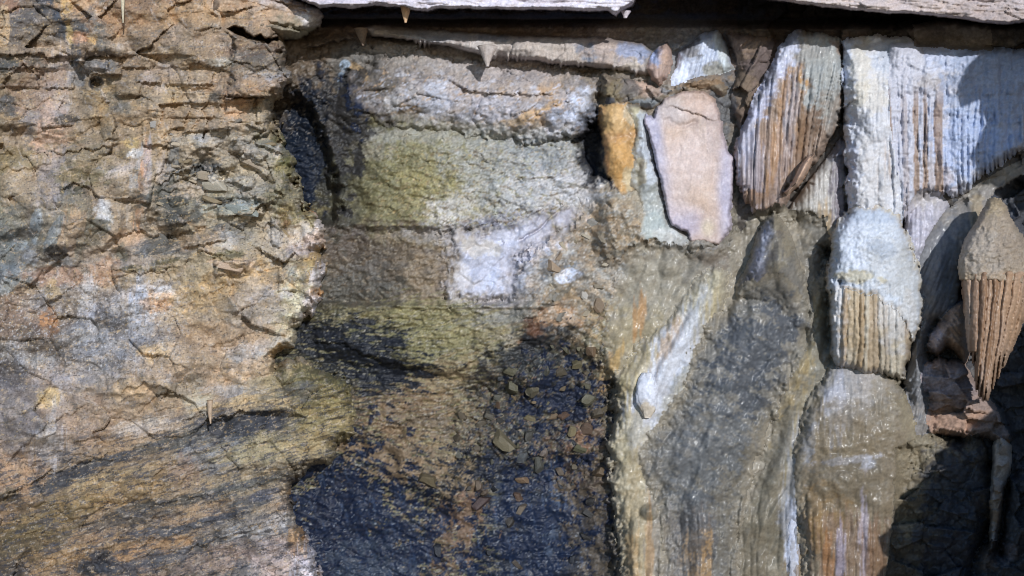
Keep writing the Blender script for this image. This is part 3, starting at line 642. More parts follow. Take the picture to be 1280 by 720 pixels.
LEFTSTAIN_SHADE = [
 (72,28,10,40,-32,(70,74,82),.85,2), (62,10,12,16,-30,(72,76,84),.7), (30,32,30,26,-15,(104,98,96),.75), (8,6,16,10,0,(150,110,82),.6), (3,40,8,30,5,(186,156,118),.8,3), (55,40,20,20,-30,(124,108,90),.5), (100,10,22,14,0,(186,150,112),.75), (82,8,6,14,0,(196,160,100),.7),
 (104,30,18,10,10,(86,88,92),.7,1), (102,46,14,6,0,(196,152,122),.8), (88,42,4,14,0,(196,170,110),.6), (118,50,6,10,0,(200,160,96),.7), (130,55,10,10,0,(120,116,112),.6), (150,62,12,8,0,(168,152,134),.7), (120,35,10,24,-25,(104,104,104),.6), (40,62,50,8,0,(150,130,110),.6,1),
 (60,80,70,8,3,(98,90,84),.6,1), (15,84,20,8,0,(84,84,80),.7,1), (115,82,24,8,0,(120,118,118),.7), (80,76,6,6,0,(170,150,138),.7), (120,104,8,9,0,(48,48,50),.9,3), (95,95,10,14,-20,(118,120,124),.6), (60,112,10,16,30,(100,98,98),.5), (10,132,18,10,0,(78,78,80),.7), (68,125,16,50,12,(172,160,156),.55,2), (45,110,30,30,0,(146,118,96),.5),  # the darkest spot paints the shade inside the small hole
 (185,20,60,26,0,(146,112,82),.5), (250,20,50,22,0,(170,140,104),.5), (240,45,40,14,0,(140,120,98),.5), (185,44,40,12,0,(150,128,106),.5), (220,40,10,10,0,(168,146,124),.6), (205,72,26,8,0,(168,146,116),.5), (275,80,20,6,0,(172,164,150),.7), (200,95,20,12,0,(176,160,152),.6), (228,98,30,12,0,(160,140,118),.6), (235,118,30,10,0,(186,160,128),.6), (275,118,10,10,0,(96,92,86),.7), (215,116,12,12,0,(160,138,104),.6),
 (320,65,36,14,10,(112,92,78),.7), (330,80,34,14,12,(112,106,98),.6,1), (340,95,26,8,0,(160,156,158),.7), (310,108,40,12,0,(160,132,104),.6), (300,132,20,14,0,(186,148,112),.7), (330,138,12,16,0,(176,158,130),.6), (300,40,30,10,10,(140,120,98),.5), (200,70,40,30,0,(150,126,98),.3),
 (130,120,18,14,0,(156,130,90),.5), (145,128,20,8,30,(110,106,98),.6), (58,152,22,18,0,(176,150,134),.7), (62,178,20,20,0,(184,152,128),.7), (38,150,10,16,20,(112,112,116),.5), (82,150,16,5,0,(66,62,58),.7), (130,155,10,20,-15,(170,142,104),.6,3), (195,160,18,22,0,(176,148,112),.6), (20,200,30,16,-10,(122,108,72),.5), (165,178,8,6,0,(192,164,104),.6), (135,170,40,8,-8,(120,106,86),.5,1), (115,195,50,14,0,(124,112,86),.5,1),
 (170,192,10,5,0,(196,192,190),.8), (150,212,18,6,-25,(206,190,180),.85), (160,230,26,26,0,(150,132,112),.5), (170,225,7,34,15,(160,166,176),.6,2), (178,240,6,44,6,(192,146,110),.75,2), (184,220,5,36,3,(158,162,176),.7,2), (165,250,22,20,0,(152,134,112),.5), (130,262,8,14,0,(188,190,198),.8), (215,205,9,26,8,(120,120,120),.75,2), (203,215,6,20,0,(172,158,150),.5,2), (90,236,16,8,0,(58,56,50),.85,1), (60,225,14,34,18,(150,138,134),.6,2), (25,232,26,22,0,(162,140,112),.6), (100,220,30,10,0,(112,104,76),.6,1), (75,250,6,18,24,(150,150,158),.6),
 (260,175,40,8,-5,(178,166,148),.6,1), (225,145,40,14,0,(166,140,112),.5,1), (250,172,10,5,0,(150,154,162),.6), (250,208,14,5,-25,(90,90,88),.7), (262,215,18,8,-8,(84,86,88),.75,1), (215,250,18,22,-10,(74,76,74),.8), (206,240,30,10,-15,(88,88,82),.7,1), (268,228,12,8,-10,(190,178,160),.75,3), (240,236,22,10,0,(182,164,144),.6), (290,256,34,9,-6,(150,158,152),.75,1), (305,256,12,8,0,(160,168,166),.7), (270,252,28,4,2,(70,68,66),.75,1), (232,270,18,10,-10,(84,84,82),.75), (300,190,30,12,25,(150,142,132),.6,1), (340,185,24,10,30,(118,112,78),.7), (355,205,10,24,10,(132,122,80),.7), (352,190,10,6,0,(200,186,176),.6), (358,190,6,20,5,(108,108,66),.6), (320,180,30,14,20,(140,138,134),.5), (310,215,30,16,10,(160,150,134),.5),
 (320,240,24,12,0,(146,140,130),.5), (345,245,20,12,-20,(118,110,80),.6), (388,268,10,6,0,(170,104,50),.85,3), (395,285,16,12,0,(212,196,186),.8), (380,275,14,14,0,(150,138,92),.7), (375,292,14,12,0,(206,192,178),.6), (398,300,12,10,0,(214,182,160),.7), (355,275,6,12,10,(140,100,60),.6), (345,290,9,20,0,(150,152,158),.65,3), (360,268,14,12,0,(116,106,66),.6), (380,312,20,8,-10,(176,162,160),.6), (395,330,14,16,0,(176,142,84),.75), (385,345,14,16,0,(168,140,86),.6), (398,350,8,22,12,(216,210,218),.8,2), (396,366,9,8,0,(190,140,80),.8), (385,380,12,20,20,(210,196,190),.75), (362,375,18,34,15,(196,190,160),.6), (340,345,20,14,0,(140,140,142),.6), (330,375,22,24,0,(164,158,162),.6), (400,390,10,14,10,(202,198,212),.7),
 (45,282,7,20,8,(148,160,170),.8,3), (68,292,7,24,26,(146,156,166),.8,3), (22,306,11,7,-15,(150,162,170),.75), (38,320,9,9,0,(150,156,168),.7), (30,292,18,7,-20,(86,82,78),.75), (10,348,26,14,-25,(136,142,146),.7), (8,320,14,24,0,(104,110,112),.6), (95,270,20,34,0,(116,110,92),.5,2), (130,270,10,14,0,(190,188,188),.7), (120,282,14,8,0,(132,132,120),.6), (90,288,12,24,10,(166,138,110),.5,2), (118,298,22,8,-35,(90,84,70),.6), (78,325,14,9,-20,(150,154,160),.7), (70,315,10,6,0,(60,56,54),.7), (160,300,20,10,-10,(182,152,122),.7), (152,315,8,9,0,(98,96,84),.7), (200,308,24,10,-10,(86,86,86),.75,1), (235,305,10,12,-10,(88,88,88),.5), (255,300,24,14,0,(176,150,122),.6), (178,336,26,4,0,(84,78,54),.8,1), (205,328,14,4,-10,(90,84,60),.7,1), (288,286,20,8,-5,(88,92,98),.6,1), (285,300,14,10,0,(186,186,186),.6), (290,330,22,10,0,(196,168,142),.7), (285,318,18,5,-8,(104,100,70),.6),
 (200,352,50,14,0,(176,152,116),.5), (130,340,18,14,0,(166,132,104),.6), (75,345,40,10,0,(158,124,102),.6), (45,380,20,12,0,(150,142,138),.6), (75,372,6,14,0,(160,158,164),.6), (65,365,8,14,0,(166,142,102),.6), (108,360,9,9,0,(164,160,166),.6), (190,368,30,14,0,(190,180,176),.6), (205,368,12,10,0,(206,202,202),.7), (172,385,9,34,12,(170,182,202),.75,2), (195,378,16,10,0,(196,158,124),.65), (125,400,34,24,0,(96,88,84),.65), (110,395,10,40,0,(188,184,186),.5,2), (90,420,20,10,0,(190,186,186),.4), (145,385,8,20,0,(180,180,184),.5,2), (290,362,60,24,-15,(188,156,108),.55), (310,350,24,8,-20,(194,160,110),.6), (290,400,60,34,0,(160,140,116),.4), (310,385,24,40,15,(150,146,144),.35),
 (60,405,14,14,0,(172,120,72),.7), (20,400,24,24,0,(126,104,92),.5), (55,440,50,10,0,(98,90,84),.6), (125,430,40,34,0,(104,102,104),.55), (120,430,30,20,0,(184,184,190),.35), (175,400,12,50,5,(176,176,182),.4,2), (15,440,20,14,0,(168,166,168),.5), (50,452,24,8,0,(180,182,188),.5), (15,468,20,18,0,(92,88,90),.6), (90,470,40,12,0,(160,152,152),.5), (60,420,40,10,10,(86,80,76),.5,1), (300,445,14,16,25,(180,186,196),.8), (330,435,24,12,-20,(182,182,186),.7), (270,420,60,20,0,(158,130,104),.4), (320,460,50,10,-5,(186,156,124),.6), (355,440,20,8,0,(150,118,66),.7), (240,450,50,20,0,(168,148,126),.4), (190,440,16,10,0,(190,162,118),.5), (360,470,24,14,0,(150,134,98),.5),
 (60,500,20,10,-20,(190,164,112),.6), (20,510,24,20,0,(150,140,138),.5), (70,530,10,30,5,(178,176,178),.6,2), (25,535,34,20,-20,(112,106,108),.55), (100,520,30,30,0,(160,138,120),.5), (170,485,30,10,-10,(176,150,116),.5), (230,490,24,16,0,(136,126,110),.6), (250,505,14,14,0,(178,170,150),.6), (285,488,30,6,0,(156,156,160),.7,1), (310,505,50,8,-4,(188,160,112),.6,1), (180,535,30,10,-8,(190,178,164),.6,1), (180,548,40,8,-10,(170,142,108),.5,1),
 (310,532,46,14,0,(70,72,76),.9,1), (335,524,24,10,0,(72,74,80),.85), (270,534,24,10,-8,(66,68,72),.8,1), (230,550,34,9,-6,(92,90,84),.8,1), (180,560,16,7,-5,(96,90,78),.7,1), (265,570,30,16,-10,(122,122,122),.6,1), (230,590,16,16,0,(150,124,104),.5,2), (330,560,50,14,-10,(160,146,106),.6,1), (365,545,20,10,0,(110,104,86),.6,1),
 (90,592,60,8,-17,(72,72,74),.85,1), (70,606,34,6,-15,(80,80,80),.8,1), (135,575,30,5,-15,(84,82,80),.8,1), (60,560,20,24,0,(180,174,172),.4,2), (20,600,30,20,-20,(182,146,108),.6), (10,620,12,8,-30,(96,88,70),.7), (150,615,60,14,-10,(158,128,82),.55,1), (130,600,40,8,-15,(176,150,104),.5,1), (220,626,60,6,-9,(86,84,78),.75,1), (310,605,40,6,-12,(96,96,90),.7,1), (150,650,60,8,-12,(94,88,80),.65,1), (60,650,60,16,-20,(128,108,66),.5,1), (30,680,40,20,-20,(96,84,58),.5,1), (200,666,80,7,-14,(84,84,86),.8,1), (260,650,50,6,-16,(82,82,84),.75,1), (300,628,40,6,-10,(90,92,92),.65,1), (330,618,20,6,-18,(104,104,110),.7,3),
 (180,690,60,10,-12,(164,126,82),.6,1), (110,690,60,10,-15,(150,118,74),.5,1), (250,640,40,8,-15,(168,136,98),.5,1), (120,704,20,14,-25,(60,60,62),.85), (150,712,30,10,5,(72,74,78),.7), (190,700,20,10,0,(84,84,86),.6,1), (230,690,50,6,-14,(90,92,96),.6,1), (260,680,20,10,-20,(84,82,80),.7), (330,665,34,8,-6,(168,166,162),.5,1), (320,690,40,14,-5,(146,130,122),.5,1), (270,700,40,14,-15,(150,124,104),.5), (350,650,10,10,0,(176,172,168),.6), (385,700,16,30,10,(212,204,204),.7,2), (370,670,10,20,0,(190,146,92),.6,2), (345,700,20,20,0,(190,170,158),.5), (10,715,20,10,0,(78,70,62),.6),
 (400,470,40,20,0,(104,98,60),.6), (390,490,34,10,0,(96,94,88),.6,1), (420,500,24,20,0,(136,122,72),.6), (415,530,26,18,0,(176,156,110),.55), (390,520,24,20,0,(140,124,76),.5), (430,545,14,14,0,(126,110,60),.5), (380,555,30,14,-10,(164,142,96),.5), (372,590,20,14,0,(60,58,52),.5), (385,625,20,24,-25,(54,52,50),.75,1), (378,610,14,6,-20,(178,140,90),.7),(365,650,12,8,0,(180,170,156),.6),
]
LEFTSTAIN_SHADE = [(t[:6] + (t[6] * .6,) + t[7:]) if t[5][2] >= t[5][0] and t[5][0] > 145 else t for t in LEFTSTAIN_SHADE]   # the pale films are thin
def left_c(u, v, sd):
    C = grid_colour(u, v, 0, 60, 0, 60, LEFT, 18, 7)
    paint(C, u, v, LEFTSTAIN_SHADE, 400)
    low = sst(500, 540, v + .25 * (u - 200))
    st = strata(u, v, 3.4, -16, 141, 6); st2 = strata(u, v, 9, -17, 142, 8)
    C = C * (1 + low * (.10 * np.clip(st, -1.4, 1.2) + .16 * np.clip(st2, -1.4, 1.2)))[..., None]
    up = 1 - low
    C = flecks(C, u, v, -16, 17, 4.0, .30, (72,72,76), .75, 150, low); C = flecks(C, u, v, -14, 40, 9, .4, (80,80,84), .65, 151, low); C = flecks(C, u, v, -18, 13, 4, .45, (184,168,146), .5, 152, low); C = flecks(C, u, v, -16, 9, 3, .55, (182,150,98), .5, 153, low)
    C = flecks(C, u, v, -8, 15, 6, .5, (108,108,108), .5, 154, up); C = flecks(C, u, v, -12, 18, 9, .45, (180,160,138), .5, 155, up); C = flecks(C, u, v, -8, 8, 3, .6, (66,60,56), .7, 156, up); C = flecks(C, u, v, -5, 6, 4, .62, (192,164,112), .5, 157, up); C = flecks(C, u, v, 60, 20, 7, .55, (168,158,152), .45, 158, up)
    C = flecks(C, u, v, 0, 5, 5, .45, (186,184,186), .55, 159, sst(270, 200, u) * sst(330, 360, v) * sst(500, 450, v)); C = flecks(C, u, v, -10, 6, 5, .45, (84,78,76), .6, 160, sst(270, 200, u) * sst(330, 360, v) * sst(500, 450, v))
    # small dark and pale flecks
    fl = fbm(u / 4.5, v / 3.6, 143, 3); mott = sst(270, 200, u) * sst(330, 360, v) * sst(540, 470, v + .2 * u)
    C = C * (1 - (.35 + .25 * mott) * sst(.55, 1.0, fl) + .3 * sst(.5, 1.0, -fl) * (1 + mott))[..., None]
    w = fbm(u / 40, v / 40, 111, 3); c_, s_ = math.cos(R(-12)), math.sin(R(-12))
    for sz, sd_, asp, am, ex, an_ in ((20, 121, 1.9, .22, 4, -12), (8, 123, 1.6, .18, 0, 18)):
        c_, s_ = math.cos(R(an_)), math.sin(R(an_))
        uu = u + (5 if ex else 3) * w; vv = v + ex * w
        bx, by, e, r1, r2, r3 = cells((uu * c_ + vv * s_) / (sz * asp), (-uu * s_ + vv * c_) / sz, sd_)
        am2 = am * (1 - .65 * low)
        C = C * (1 + am2 * (r3 - .5))[..., None]
        C = C * np.stack([1 + .22 * am2 * (r1 - .5), np.ones_like(r1), 1 - .5 * am2 * (r1 - .5)], -1)
    return vary(C * np.array([1.09, 1.07, 1.05], f32) * (1 - np.array([.14, .12, .03], f32) * low[..., None]), u, v, 410, .12, .22, .30, .12, .84, 1.02)
left = relief('rock_outcrop', LEFTPOLY, left_h, left_c, M_DRY, back=-150, R_=20, jag=(10, 2.4), step=1.25, power=.42)
tag(left, 'tan layered rock outcrop with grey slate streaks filling the left side beside the dark slot', 'rock outcrop')

# ------------------------------------------------------------------ the ceiling ledges
def ledge_c(base, seed):
    def f(u, v, sd):
        C = np.broadcast_to(lin(base), u.shape + (3,)).copy()
        n = fbm(u / 60, v / 8, seed, 4)
        C = C * (1 + .16 * n)[..., None]
        paint(C, u, v, [(480,0,60,14,0,(212,200,210),.5), (650,-4,120,14,0,(222,212,222),.5), (760,8,40,12,0,(224,216,226),.6), (1000,2,70,6,0,(206,186,170),.5), (1200,16,80,10,4,(196,172,158),.4), (1240,20,50,12,0,(150,130,122),.3), (1100,12,60,8,5,(204,184,176),.5)], seed + 3)
        cr = fbm(u / 30, v / 3.2, seed + 9, 3)
        C = C * (1 - .3 * sst(.45, .9, cr))[..., None]
        return vary(C, u, v, seed + 5, .1, .14, .12, .06)
    return f
def ceil_h(base, seed, tilt):
    def f(u, v, sd):
        a = v - tilt * (u - 900)
        h = base + 8 * fbm(u / 90, v / 40, seed, 3) + 5 * strata(u, v, 6.5, 57.3 * math.atan(tilt), seed + 1, 3) + 3 * strata(u, v, 3.6, 57.3 * math.atan(tilt), seed + 4, 2) + 2 * fbm(u / 9, v / 5, seed + 2, 3)
        return h + facets(u, v, 16, seed + 7, .5, .3, 0, 2.5) * .4
    return f
ledge1 = relief('ceiling_ledge', [(338,-140),(345,-20),(372,0),(385,6),(400,11),(415,9),(440,12),(470,8),(500,10),(520,14),(532,16),(548,12),(590,12),(640,13),(700,14),(735,15),(760,14),(769,22),(778,14),(790,8),(796,-2),(800,-40),(806,-140)],
                ceil_h(62, 500, .02), ledge_c((196,184,190), 510), M_DRY, back=-150, R_=5, jag=(1.6, 1.0))
tag(ledge1, 'pale lilac ceiling ledge along the top with a single drip hanging near its left end', 'rock ledge')
ledge2 = relief('ceiling_ledge', [(800,-150),(830,-30),(900,-9),(940,-3),(1000,6),(1050,12),(1110,18),(1140,18),(1190,24),(1230,30),(1260,32),(1290,27),(1370,24),(1400,-150)],
                ceil_h(88, 520, .08), ledge_c((190,172,166), 530), M_DRY, back=-150, R_=5, jag=(1.4, .9))
tag(ledge2, 'brownish pink ceiling ledge with fine cracks above the white draperies', 'rock ledge')
def nose_c(u, v, sd):
    C = np.broadcast_to(lin((178,146,110)), u.shape + (3,)).copy()
    paint(C, u, v, [(360,4,60,10,14,(196,178,168),.6), (395,24,16,14,0,(206,196,190),.8), (340,32,60,12,8,(146,132,106),.8), (375,44,24,7,0,(150,140,110),.7), (300,12,50,14,5,(184,150,112),.6), (310,28,40,6,10,(96,84,66),.5,1), (270,10,4,14,0,(60,52,46),.6)], 545)
    return vary(C, u, v, 547, .12, .25, .2, .12)
def nose_h(u, v, sd):
    h = 26 + 8 * fbm(u / 50, v / 20, 541, 3) + 3 * fbm(u / 8, v / 7, 542, 4) + facets(u, v, 9, 543, .9, .5) * sst(20, 30, v - .1 * (u - 300)) + 3 * strata(u, v, 9, 14, 544, 4)
    h += crack(u, v, [(285,22),(330,27),(365,36),(385,38)], 10, 1.6, 3, 548) + crack(u, v, [(345,2),(380,14),(398,20)], 10, 1.6, 3, 549) + crack(u, v, [(330,-2),(370,8),(395,8)], 8, 1.4, 3, 550) + crack(u, v, [(268,-5),(262,18)], 8, 1.4, 2, 551)
    return h
nose = relief('rock_overhang', [(225,-90),(225,12),(262,24),(290,28),(305,34),(318,44),(340,46),(352,50),(372,48),(385,42),(400,32),(404,20),(396,8),(370,-2),(345,-20),(340,-90)], nose_h, nose_c, M_DRY, back=-60, R_=14, jag=(2.2, 1.4))
tag(nose, 'ochre overhang with crumbly underside above the black gap at the top', 'rock overhang')

# ------------------------------------------------------------------ wet black rock of the recesses
tag(lobe('wet_recess', SLOT, mid_h, mid_c, M_BLACK, R_=4, jag=(10, 5)), kind='structure')
tag(lobe('wet_recess', DEEP, mid_h, mid_c, M_BLACK, R_=4, jag=(12, 5)), kind='structure')

# ------------------------------------------------------------------ the pale bulge in the middle
def bulge_h(u, v, sd):
    w = fbm(u / 40, v / 30, 601, 3)
    h = -30 + 9 * fbm(u / 80, v / 50, 602, 3) + facets(u + 5 * w, v, 30, 603, .5, .2, -12, 1.6) * .5 + facets(u, v, 10, 604, .8, .45) * .4 + 2.4 * fbm(u / 8, v / 7, 605, 4) + .8 * pn(u / 2.5, v / 2.5, 606)
    h += 20 * sst(70, 170, v) * sst(560, 680, u) + ledge(u, v, [(575,112),(620,116),(690,118)], 6, 14, 5, 8, 3, 607) + crack(u, v, [(600,125),(590,150),(606,170)], 7, 1.6, 3, 608) + crack(u, v, [(560,100),(580,112)], 6, 1.4, 2, 609)
    h += sst(100, 80, v) * 3 * ridged(u / 12, v / 9, 610, 3)
    for a in [(530,120,26,22,0,10), (560,135,20,18,0,8), (500,128,14,14,0,9), (640,150,40,20,-25,8), (690,140,30,22,-30,10), (735,130,20,30,0,10), (615,130,24,20,0,7)]: h += lump(u, v, *a)
    return h
def bulge_c(u, v, sd):
    C = np.broadcast_to(lin((166,156,152)), u.shape + (3,)).copy()
    paint(C, u, v, [(480,100,30,30,0,(98,90,80),.9), (500,80,40,14,0,(120,112,104),.8), (560,85,60,14,10,(150,138,128),.6), (640,90,80,10,6,(140,132,130),.6), (720,95,34,12,0,(134,130,134),.7), (655,88,40,6,0,(70,72,80),.4), (700,84,50,5,5,(72,74,84),.4),
        (520,120,20,14,0,(178,172,170),.7), (512,142,26,10,0,(116,94,66),.8,3), (490,132,8,12,0,(188,184,182),.7), (555,118,34,14,-10,(176,176,186),.7), (545,130,14,30,0,(172,174,184),.6), (575,150,30,16,0,(178,168,164),.6), (600,110,40,12,0,(178,158,140),.5), (650,118,40,12,0,(184,170,160),.6),
        (610,140,26,20,0,(176,172,178),.6), (580,148,12,10,0,(130,130,138),.6), (665,150,40,10,-25,(196,158,112),.85), (640,158,26,9,-15,(180,152,116),.7), (685,108,12,12,0,(184,150,112),.7), (700,145,20,10,-10,(120,128,144),.7), (735,128,18,16,0,(206,212,228),.85), (725,152,24,12,0,(196,202,220),.75), (690,168,40,8,0,(190,190,204),.7), (640,168,40,8,0,(172,164,160),.6), (520,156,40,8,0,(186,178,172),.6), (600,165,30,10,0,(178,176,176),.5)], 620)
    for i, (rgb, sx, sy, ang, thr, st) in enumerate([((196,194,200),20,9,-12,.35,.55), ((120,116,118),16,7,-10,.42,.55), ((186,152,112),18,8,-20,.5,.6), ((206,210,226),12,7,-15,.55,.6), ((84,84,92),6,4,0,.6,.7), ((140,122,102),14,8,10,.45,.5)]):
        C = flecks(C, u, v, ang, sx, sy, thr, rgb, st, 660 + 9 * i, 1.0, .12)
    C = flecks(C, u, v, 0, 5, 4, .45, (58,60,70), .7, 690, sst(112, 96, v), .1)
    return vary(C, u, v, 640, .1, .2, .2, .1, .85)
bulge = lobe('rock_bulge', [(430,92),(470,74),(520,62),(600,78),(660,84),(750,90),(756,112),(748,140),(735,164),(715,174),(660,179),(610,172),(560,166),(500,160),(470,152),(440,130)], bulge_h, bulge_c, M_DRY, back=-110, R_=50, jag=(10, 3), fade=(mid_c, 34))
tag(bulge, 'pale lilac rock bulge with ochre smears above the mossy green face', 'rock bulge')

# ------------------------------------------------------------------ the pale mineral crust below it
def crust_c(u, v, sd):
    C = np.broadcast_to(lin((172,170,184)), u.shape + (3,)).copy()
    paint(C, u, v, [(580,290,30,16,0,(176,160,140),.8), (560,330,20,30,0,(178,172,174),.6), (600,340,30,36,0,(184,187,206),.7), (640,300,40,16,-25,(186,188,206),.8), (600,376,50,8,-4,(192,172,160),.8), (620,360,12,20,0,(182,190,216),.7), (690,278,34,16,-30,(178,176,192),.85), (714,262,22,12,-30,(162,156,166),.8), (600,310,20,10,0,(194,182,164),.6), (575,352,14,20,0,(198,190,186),.6), (640,276,40,5,-8,(120,116,126),.6)], 650)
    return vary(C, u, v, 660, .08, .18, .16, .07)
def crust_h(u, v, sd):
    return -30 + 8 * fbm(u / 60, v / 50, 652, 3) + 3 * fbm(u / 18, v / 16, 653, 4) + 1.3 * fbm(u / 6, v / 6, 654, 4) + facets(u, v, 18, 655, .6, .3, -20, 1.4) * .5 + crack(u, v, [(700,262),(672,288),(650,300)], 8, 1.5, 2, 656)
crust = lobe('mineral_crust', [(545,300),(560,284),(600,280),(640,276),(680,262),(715,250),(730,252),(730,268),(715,285),(690,299),(672,302),(660,312),(650,330),(641,346),(637,370),(600,378),(562,382),(550,374),(556,345),(560,322)], crust_h, crust_c, M_CALC, back=-50, R_=22, jag=(20, 8), fade=(mid_c, 26))
tag(crust, 'white to lilac mineral crust on the rock below the green face', 'mineral crust')

# ------------------------------------------------------------------ back of the cave behind the flowstone
def rear_h(u, v, sd):
    w = fbm(u / 40, v / 40, 701, 3)
    return -62 + 26 * sst(310, 250, v) * sst(985, 1040, u) + 34 * sst(990, 955, u) * sst(60, 100, v) * sst(310, 270, v) + 26 * sst(1090, 1130, u) * sst(1300, 1270, u) * sst(150, 190, v) * sst(330, 290, v) - 110 * sst(38, 20, v) + 14 * fbm(u / 90, v / 90, 702, 4) + facets(u + 5 * w, v, 30, 703, .7, .4, -20, 1.4) + facets(u, v, 10, 704, .8, .5) * .5 + 2 * fbm(u / 8, v / 8, 705, 3)
def rear_c(u, v, sd):
    C = np.broadcast_to(lin((92,84,76)), u.shape + (3,)).copy()
    paint(C, u, v, [(1190,44,50,18,0,(132,118,106),.9), (1010,60,60,40,0,(112,94,84),.6), (920,100,50,50,0,(112,94,78),.6), (1240,360,60,120,0,(70,72,78),.8), (1240,600,80,100,0,(66,66,70),.8), (1030,330,30,60,0,(96,92,86),.6)], 710)
    return vary(C, u, v, 715, .12, .22, .2, .05)
def rnd_u(u, c, w): return np.sqrt(np.clip(1 - ((u - c) / w) ** 2, 0, 1))
# ------------------------------------------------------------------ flowstone textures
def gour(u, v, seed, a=1.0, ang=0):
    """the fine stepped ripples that run across wet flowstone"""
    c, s = math.cos(R(ang)), math.sin(R(ang))
    x = u * c + v * s; y = -u * s + v * c
    w = fbm(x / 22, y / 22, seed, 3)
    env = .25 + .75 * sst(-.3, .7, fbm(u / 45, v / 60, seed + 4, 2))
    return a * (env * 1.5 * ridged(x / 12 + .7 * w, y / 5.5 + .9 * w, seed + 1, 2) + .4 * fbm(x / 5, y / 4, seed + 2, 3) + 3 * w + 1.6 * fbm(x / 9, y / 46, seed + 5, 4))
def flow_c(base, items, seed, a=.1, b=.16, c=.14, hue=.06, streak=.14, ang=0):
    def f(u, v, sd=None, th=None):
        C = np.broadcast_to(lin(base), u.shape + (3,)).copy()
        paint(C, u, v, items, seed)
        cc, ss = math.cos(R(ang)), math.sin(R(ang))
        st = fbm((u * cc + v * ss) / 6, (-u * ss + v * cc) / 70, seed + 77, 4)
        C = C * (1 + streak * st)[..., None]
        return vary(C, u, v, seed + 60, a, b, c, hue, .9)
    return f

# ------------------------------------------------------------------ pale shelf with drips, and the knobs at its right end
def shelf_h(u, v, sd):
    f, r1, r2 = flutes(u, v, 7, 721)
    low = sst(4, 14, v - np.interp(u, [455, 560, 700, 840], [28, 40, 52, 60]))
    return -14 + 8 * fbm(u / 40, v / 20, 722, 3) + 3 * f * low * sst(.35, .6, fbm(u / 50, v * 0, 723, 2) + .5) + 2.2 * fbm(u / 7, v / 7, 724, 3) + facets(u, v, 20, 725, .5, .25, 6, 2) * .6
def shelf_sd(u, v, sd):
    k = np.floor(u / 5.5).astype(np.int32); fr = u / 5.5 - k
    r = rnd(k, k * 0, 726)
    drip = (r ** 2.2) * 9 * (1 - np.abs(2 * fr - 1)) * sst(.0, .4, fbm(u / 60, u * 0, 727, 2) + .25)
    mid = np.interp(u, [455, 520, 610, 700, 800], [44, 50, 62, 72, 80])
    top = np.interp(u, [452, 560, 720, 818], [32, 37, 45, 58]) + 4 * fbm(u / 24, v / 10, 728, 3)
    return np.minimum(sd + np.where(v > mid, drip - 2, 0), .35 * (v - top) + 1)
shelf = lobe('drip_shelf', [(452,34),(470,30),(520,34),(560,38),(640,44),(720,46),(775,46),(800,52),(818,66),(818,88),(808,97),(780,90),(745,87),(700,82),(655,76),(625,72),(612,78),(606,72),(590,68),(560,60),(520,54),(490,48),(465,46)],
               shelf_h, flow_c((166,154,146), [(500,40,40,8,0,(150,136,120),.7), (540,46,30,8,0,(150,148,150),.6), (605,60,24,14,0,(196,188,182),.7,2), (560,44,30,6,0,(140,138,140),.6), (650,60,40,10,5,(178,166,156),.6), (700,64,40,12,0,(186,172,160),.6), (738,66,16,10,0,(110,118,134),.7), (620,46,20,5,0,(100,104,116),.6), (760,60,24,16,0,(180,160,146),.6), (785,84,20,5,-20,(200,184,166),.7), (790,60,20,12,20,(140,156,190),.6)], 730), M_DAMP, back=-75, R_=7, jag=(1.8, 1.0), sdmod=shelf_sd, fade=(mid_c, 3))
tag(shelf, 'long pale ledge fringed with tiny drips running below the ceiling shadow', 'flowstone ledge')
def knob(name, rows, hc, base, label, seed, mat=None, items=(), bump=2.0, lean=0.0, cat='dripstone', fl=0, squash=.9, parent=None, per=7):
    def d(s, V, TH, RR):
        r = bump * (fbm(s / 16, V / 14, seed, 3) + .5 * fbm(s / 5, V / 5, seed + 1, 3))
        if fl:
            f, a, b = flutes(s, V, per, seed + 2); r = r + fl * (f - .6) * (.5 + a)
        return r * np.clip(RR / 8, .15, 1)
    o = lathe(name, rows, hc, mat or M_WET, lambda x, v, s, th: flow_c(base, items, seed + 5)(s if fl else x, v), d, squash=squash, lean=lean, parent=parent)
    if label: tag(o, label, cat)
    return o
w1 = lobe('flowstone_curtain', [(836,98),(845,84),(848,66),(862,52),(880,40),(898,36),(905,50),(912,70),(918,86),(905,92),(885,94),(868,96),(850,106),(838,108)],
     lambda u, v, sd: -24 + 3.5 * flutes(u + .25 * v, v, 6, 751)[0] + 4 * fbm(u / 14, v / 20, 752, 3) + 1.5 * fbm(u / 5, v / 5, 753, 3),
     flow_c((172,178,192), [(850,92,14,16,0,(206,212,226),.8,2), (880,66,20,16,0,(190,200,220),.6), (860,60,14,12,0,(110,106,104),.7), (895,88,20,8,0,(140,136,122),.7), (904,72,5,30,-15,(190,198,200),.7,2)], 755, streak=.25), M_WET, back=-55, R_=14, jag=(3, 1.4))
tag(w1, 'small bluish white flowstone curtain between the pinkish knob and the brown drapery', 'flowstone curtain')
pk = lobe('pinkish_dripstone', [(822,58),(834,54),(840,64),(839,82),(834,98),(824,108),(814,100),(808,86),(813,70)],
     lambda u, v, sd: -14 + 14 * np.sqrt(np.clip(1 - ((u - 826 + .1 * (v - 80)) / 18) ** 2, 0, 1)) + 1.6 * flutes(u, v, 6, 741)[0] + 2.4 * fbm(u / 9, v / 12, 742, 3),
     flow_c((178,150,136), [(816,68,8,14,0,(150,170,210),.7), (832,80,8,20,0,(184,154,134),.6), (826,100,10,8,0,(150,120,104),.5)], 743, streak=.2), M_DAMP, R_=8, jag=(3, 1.4))
tag(pk, 'rounded pinkish dripstone at the right end of the drip fringed ledge', 'dripstone')
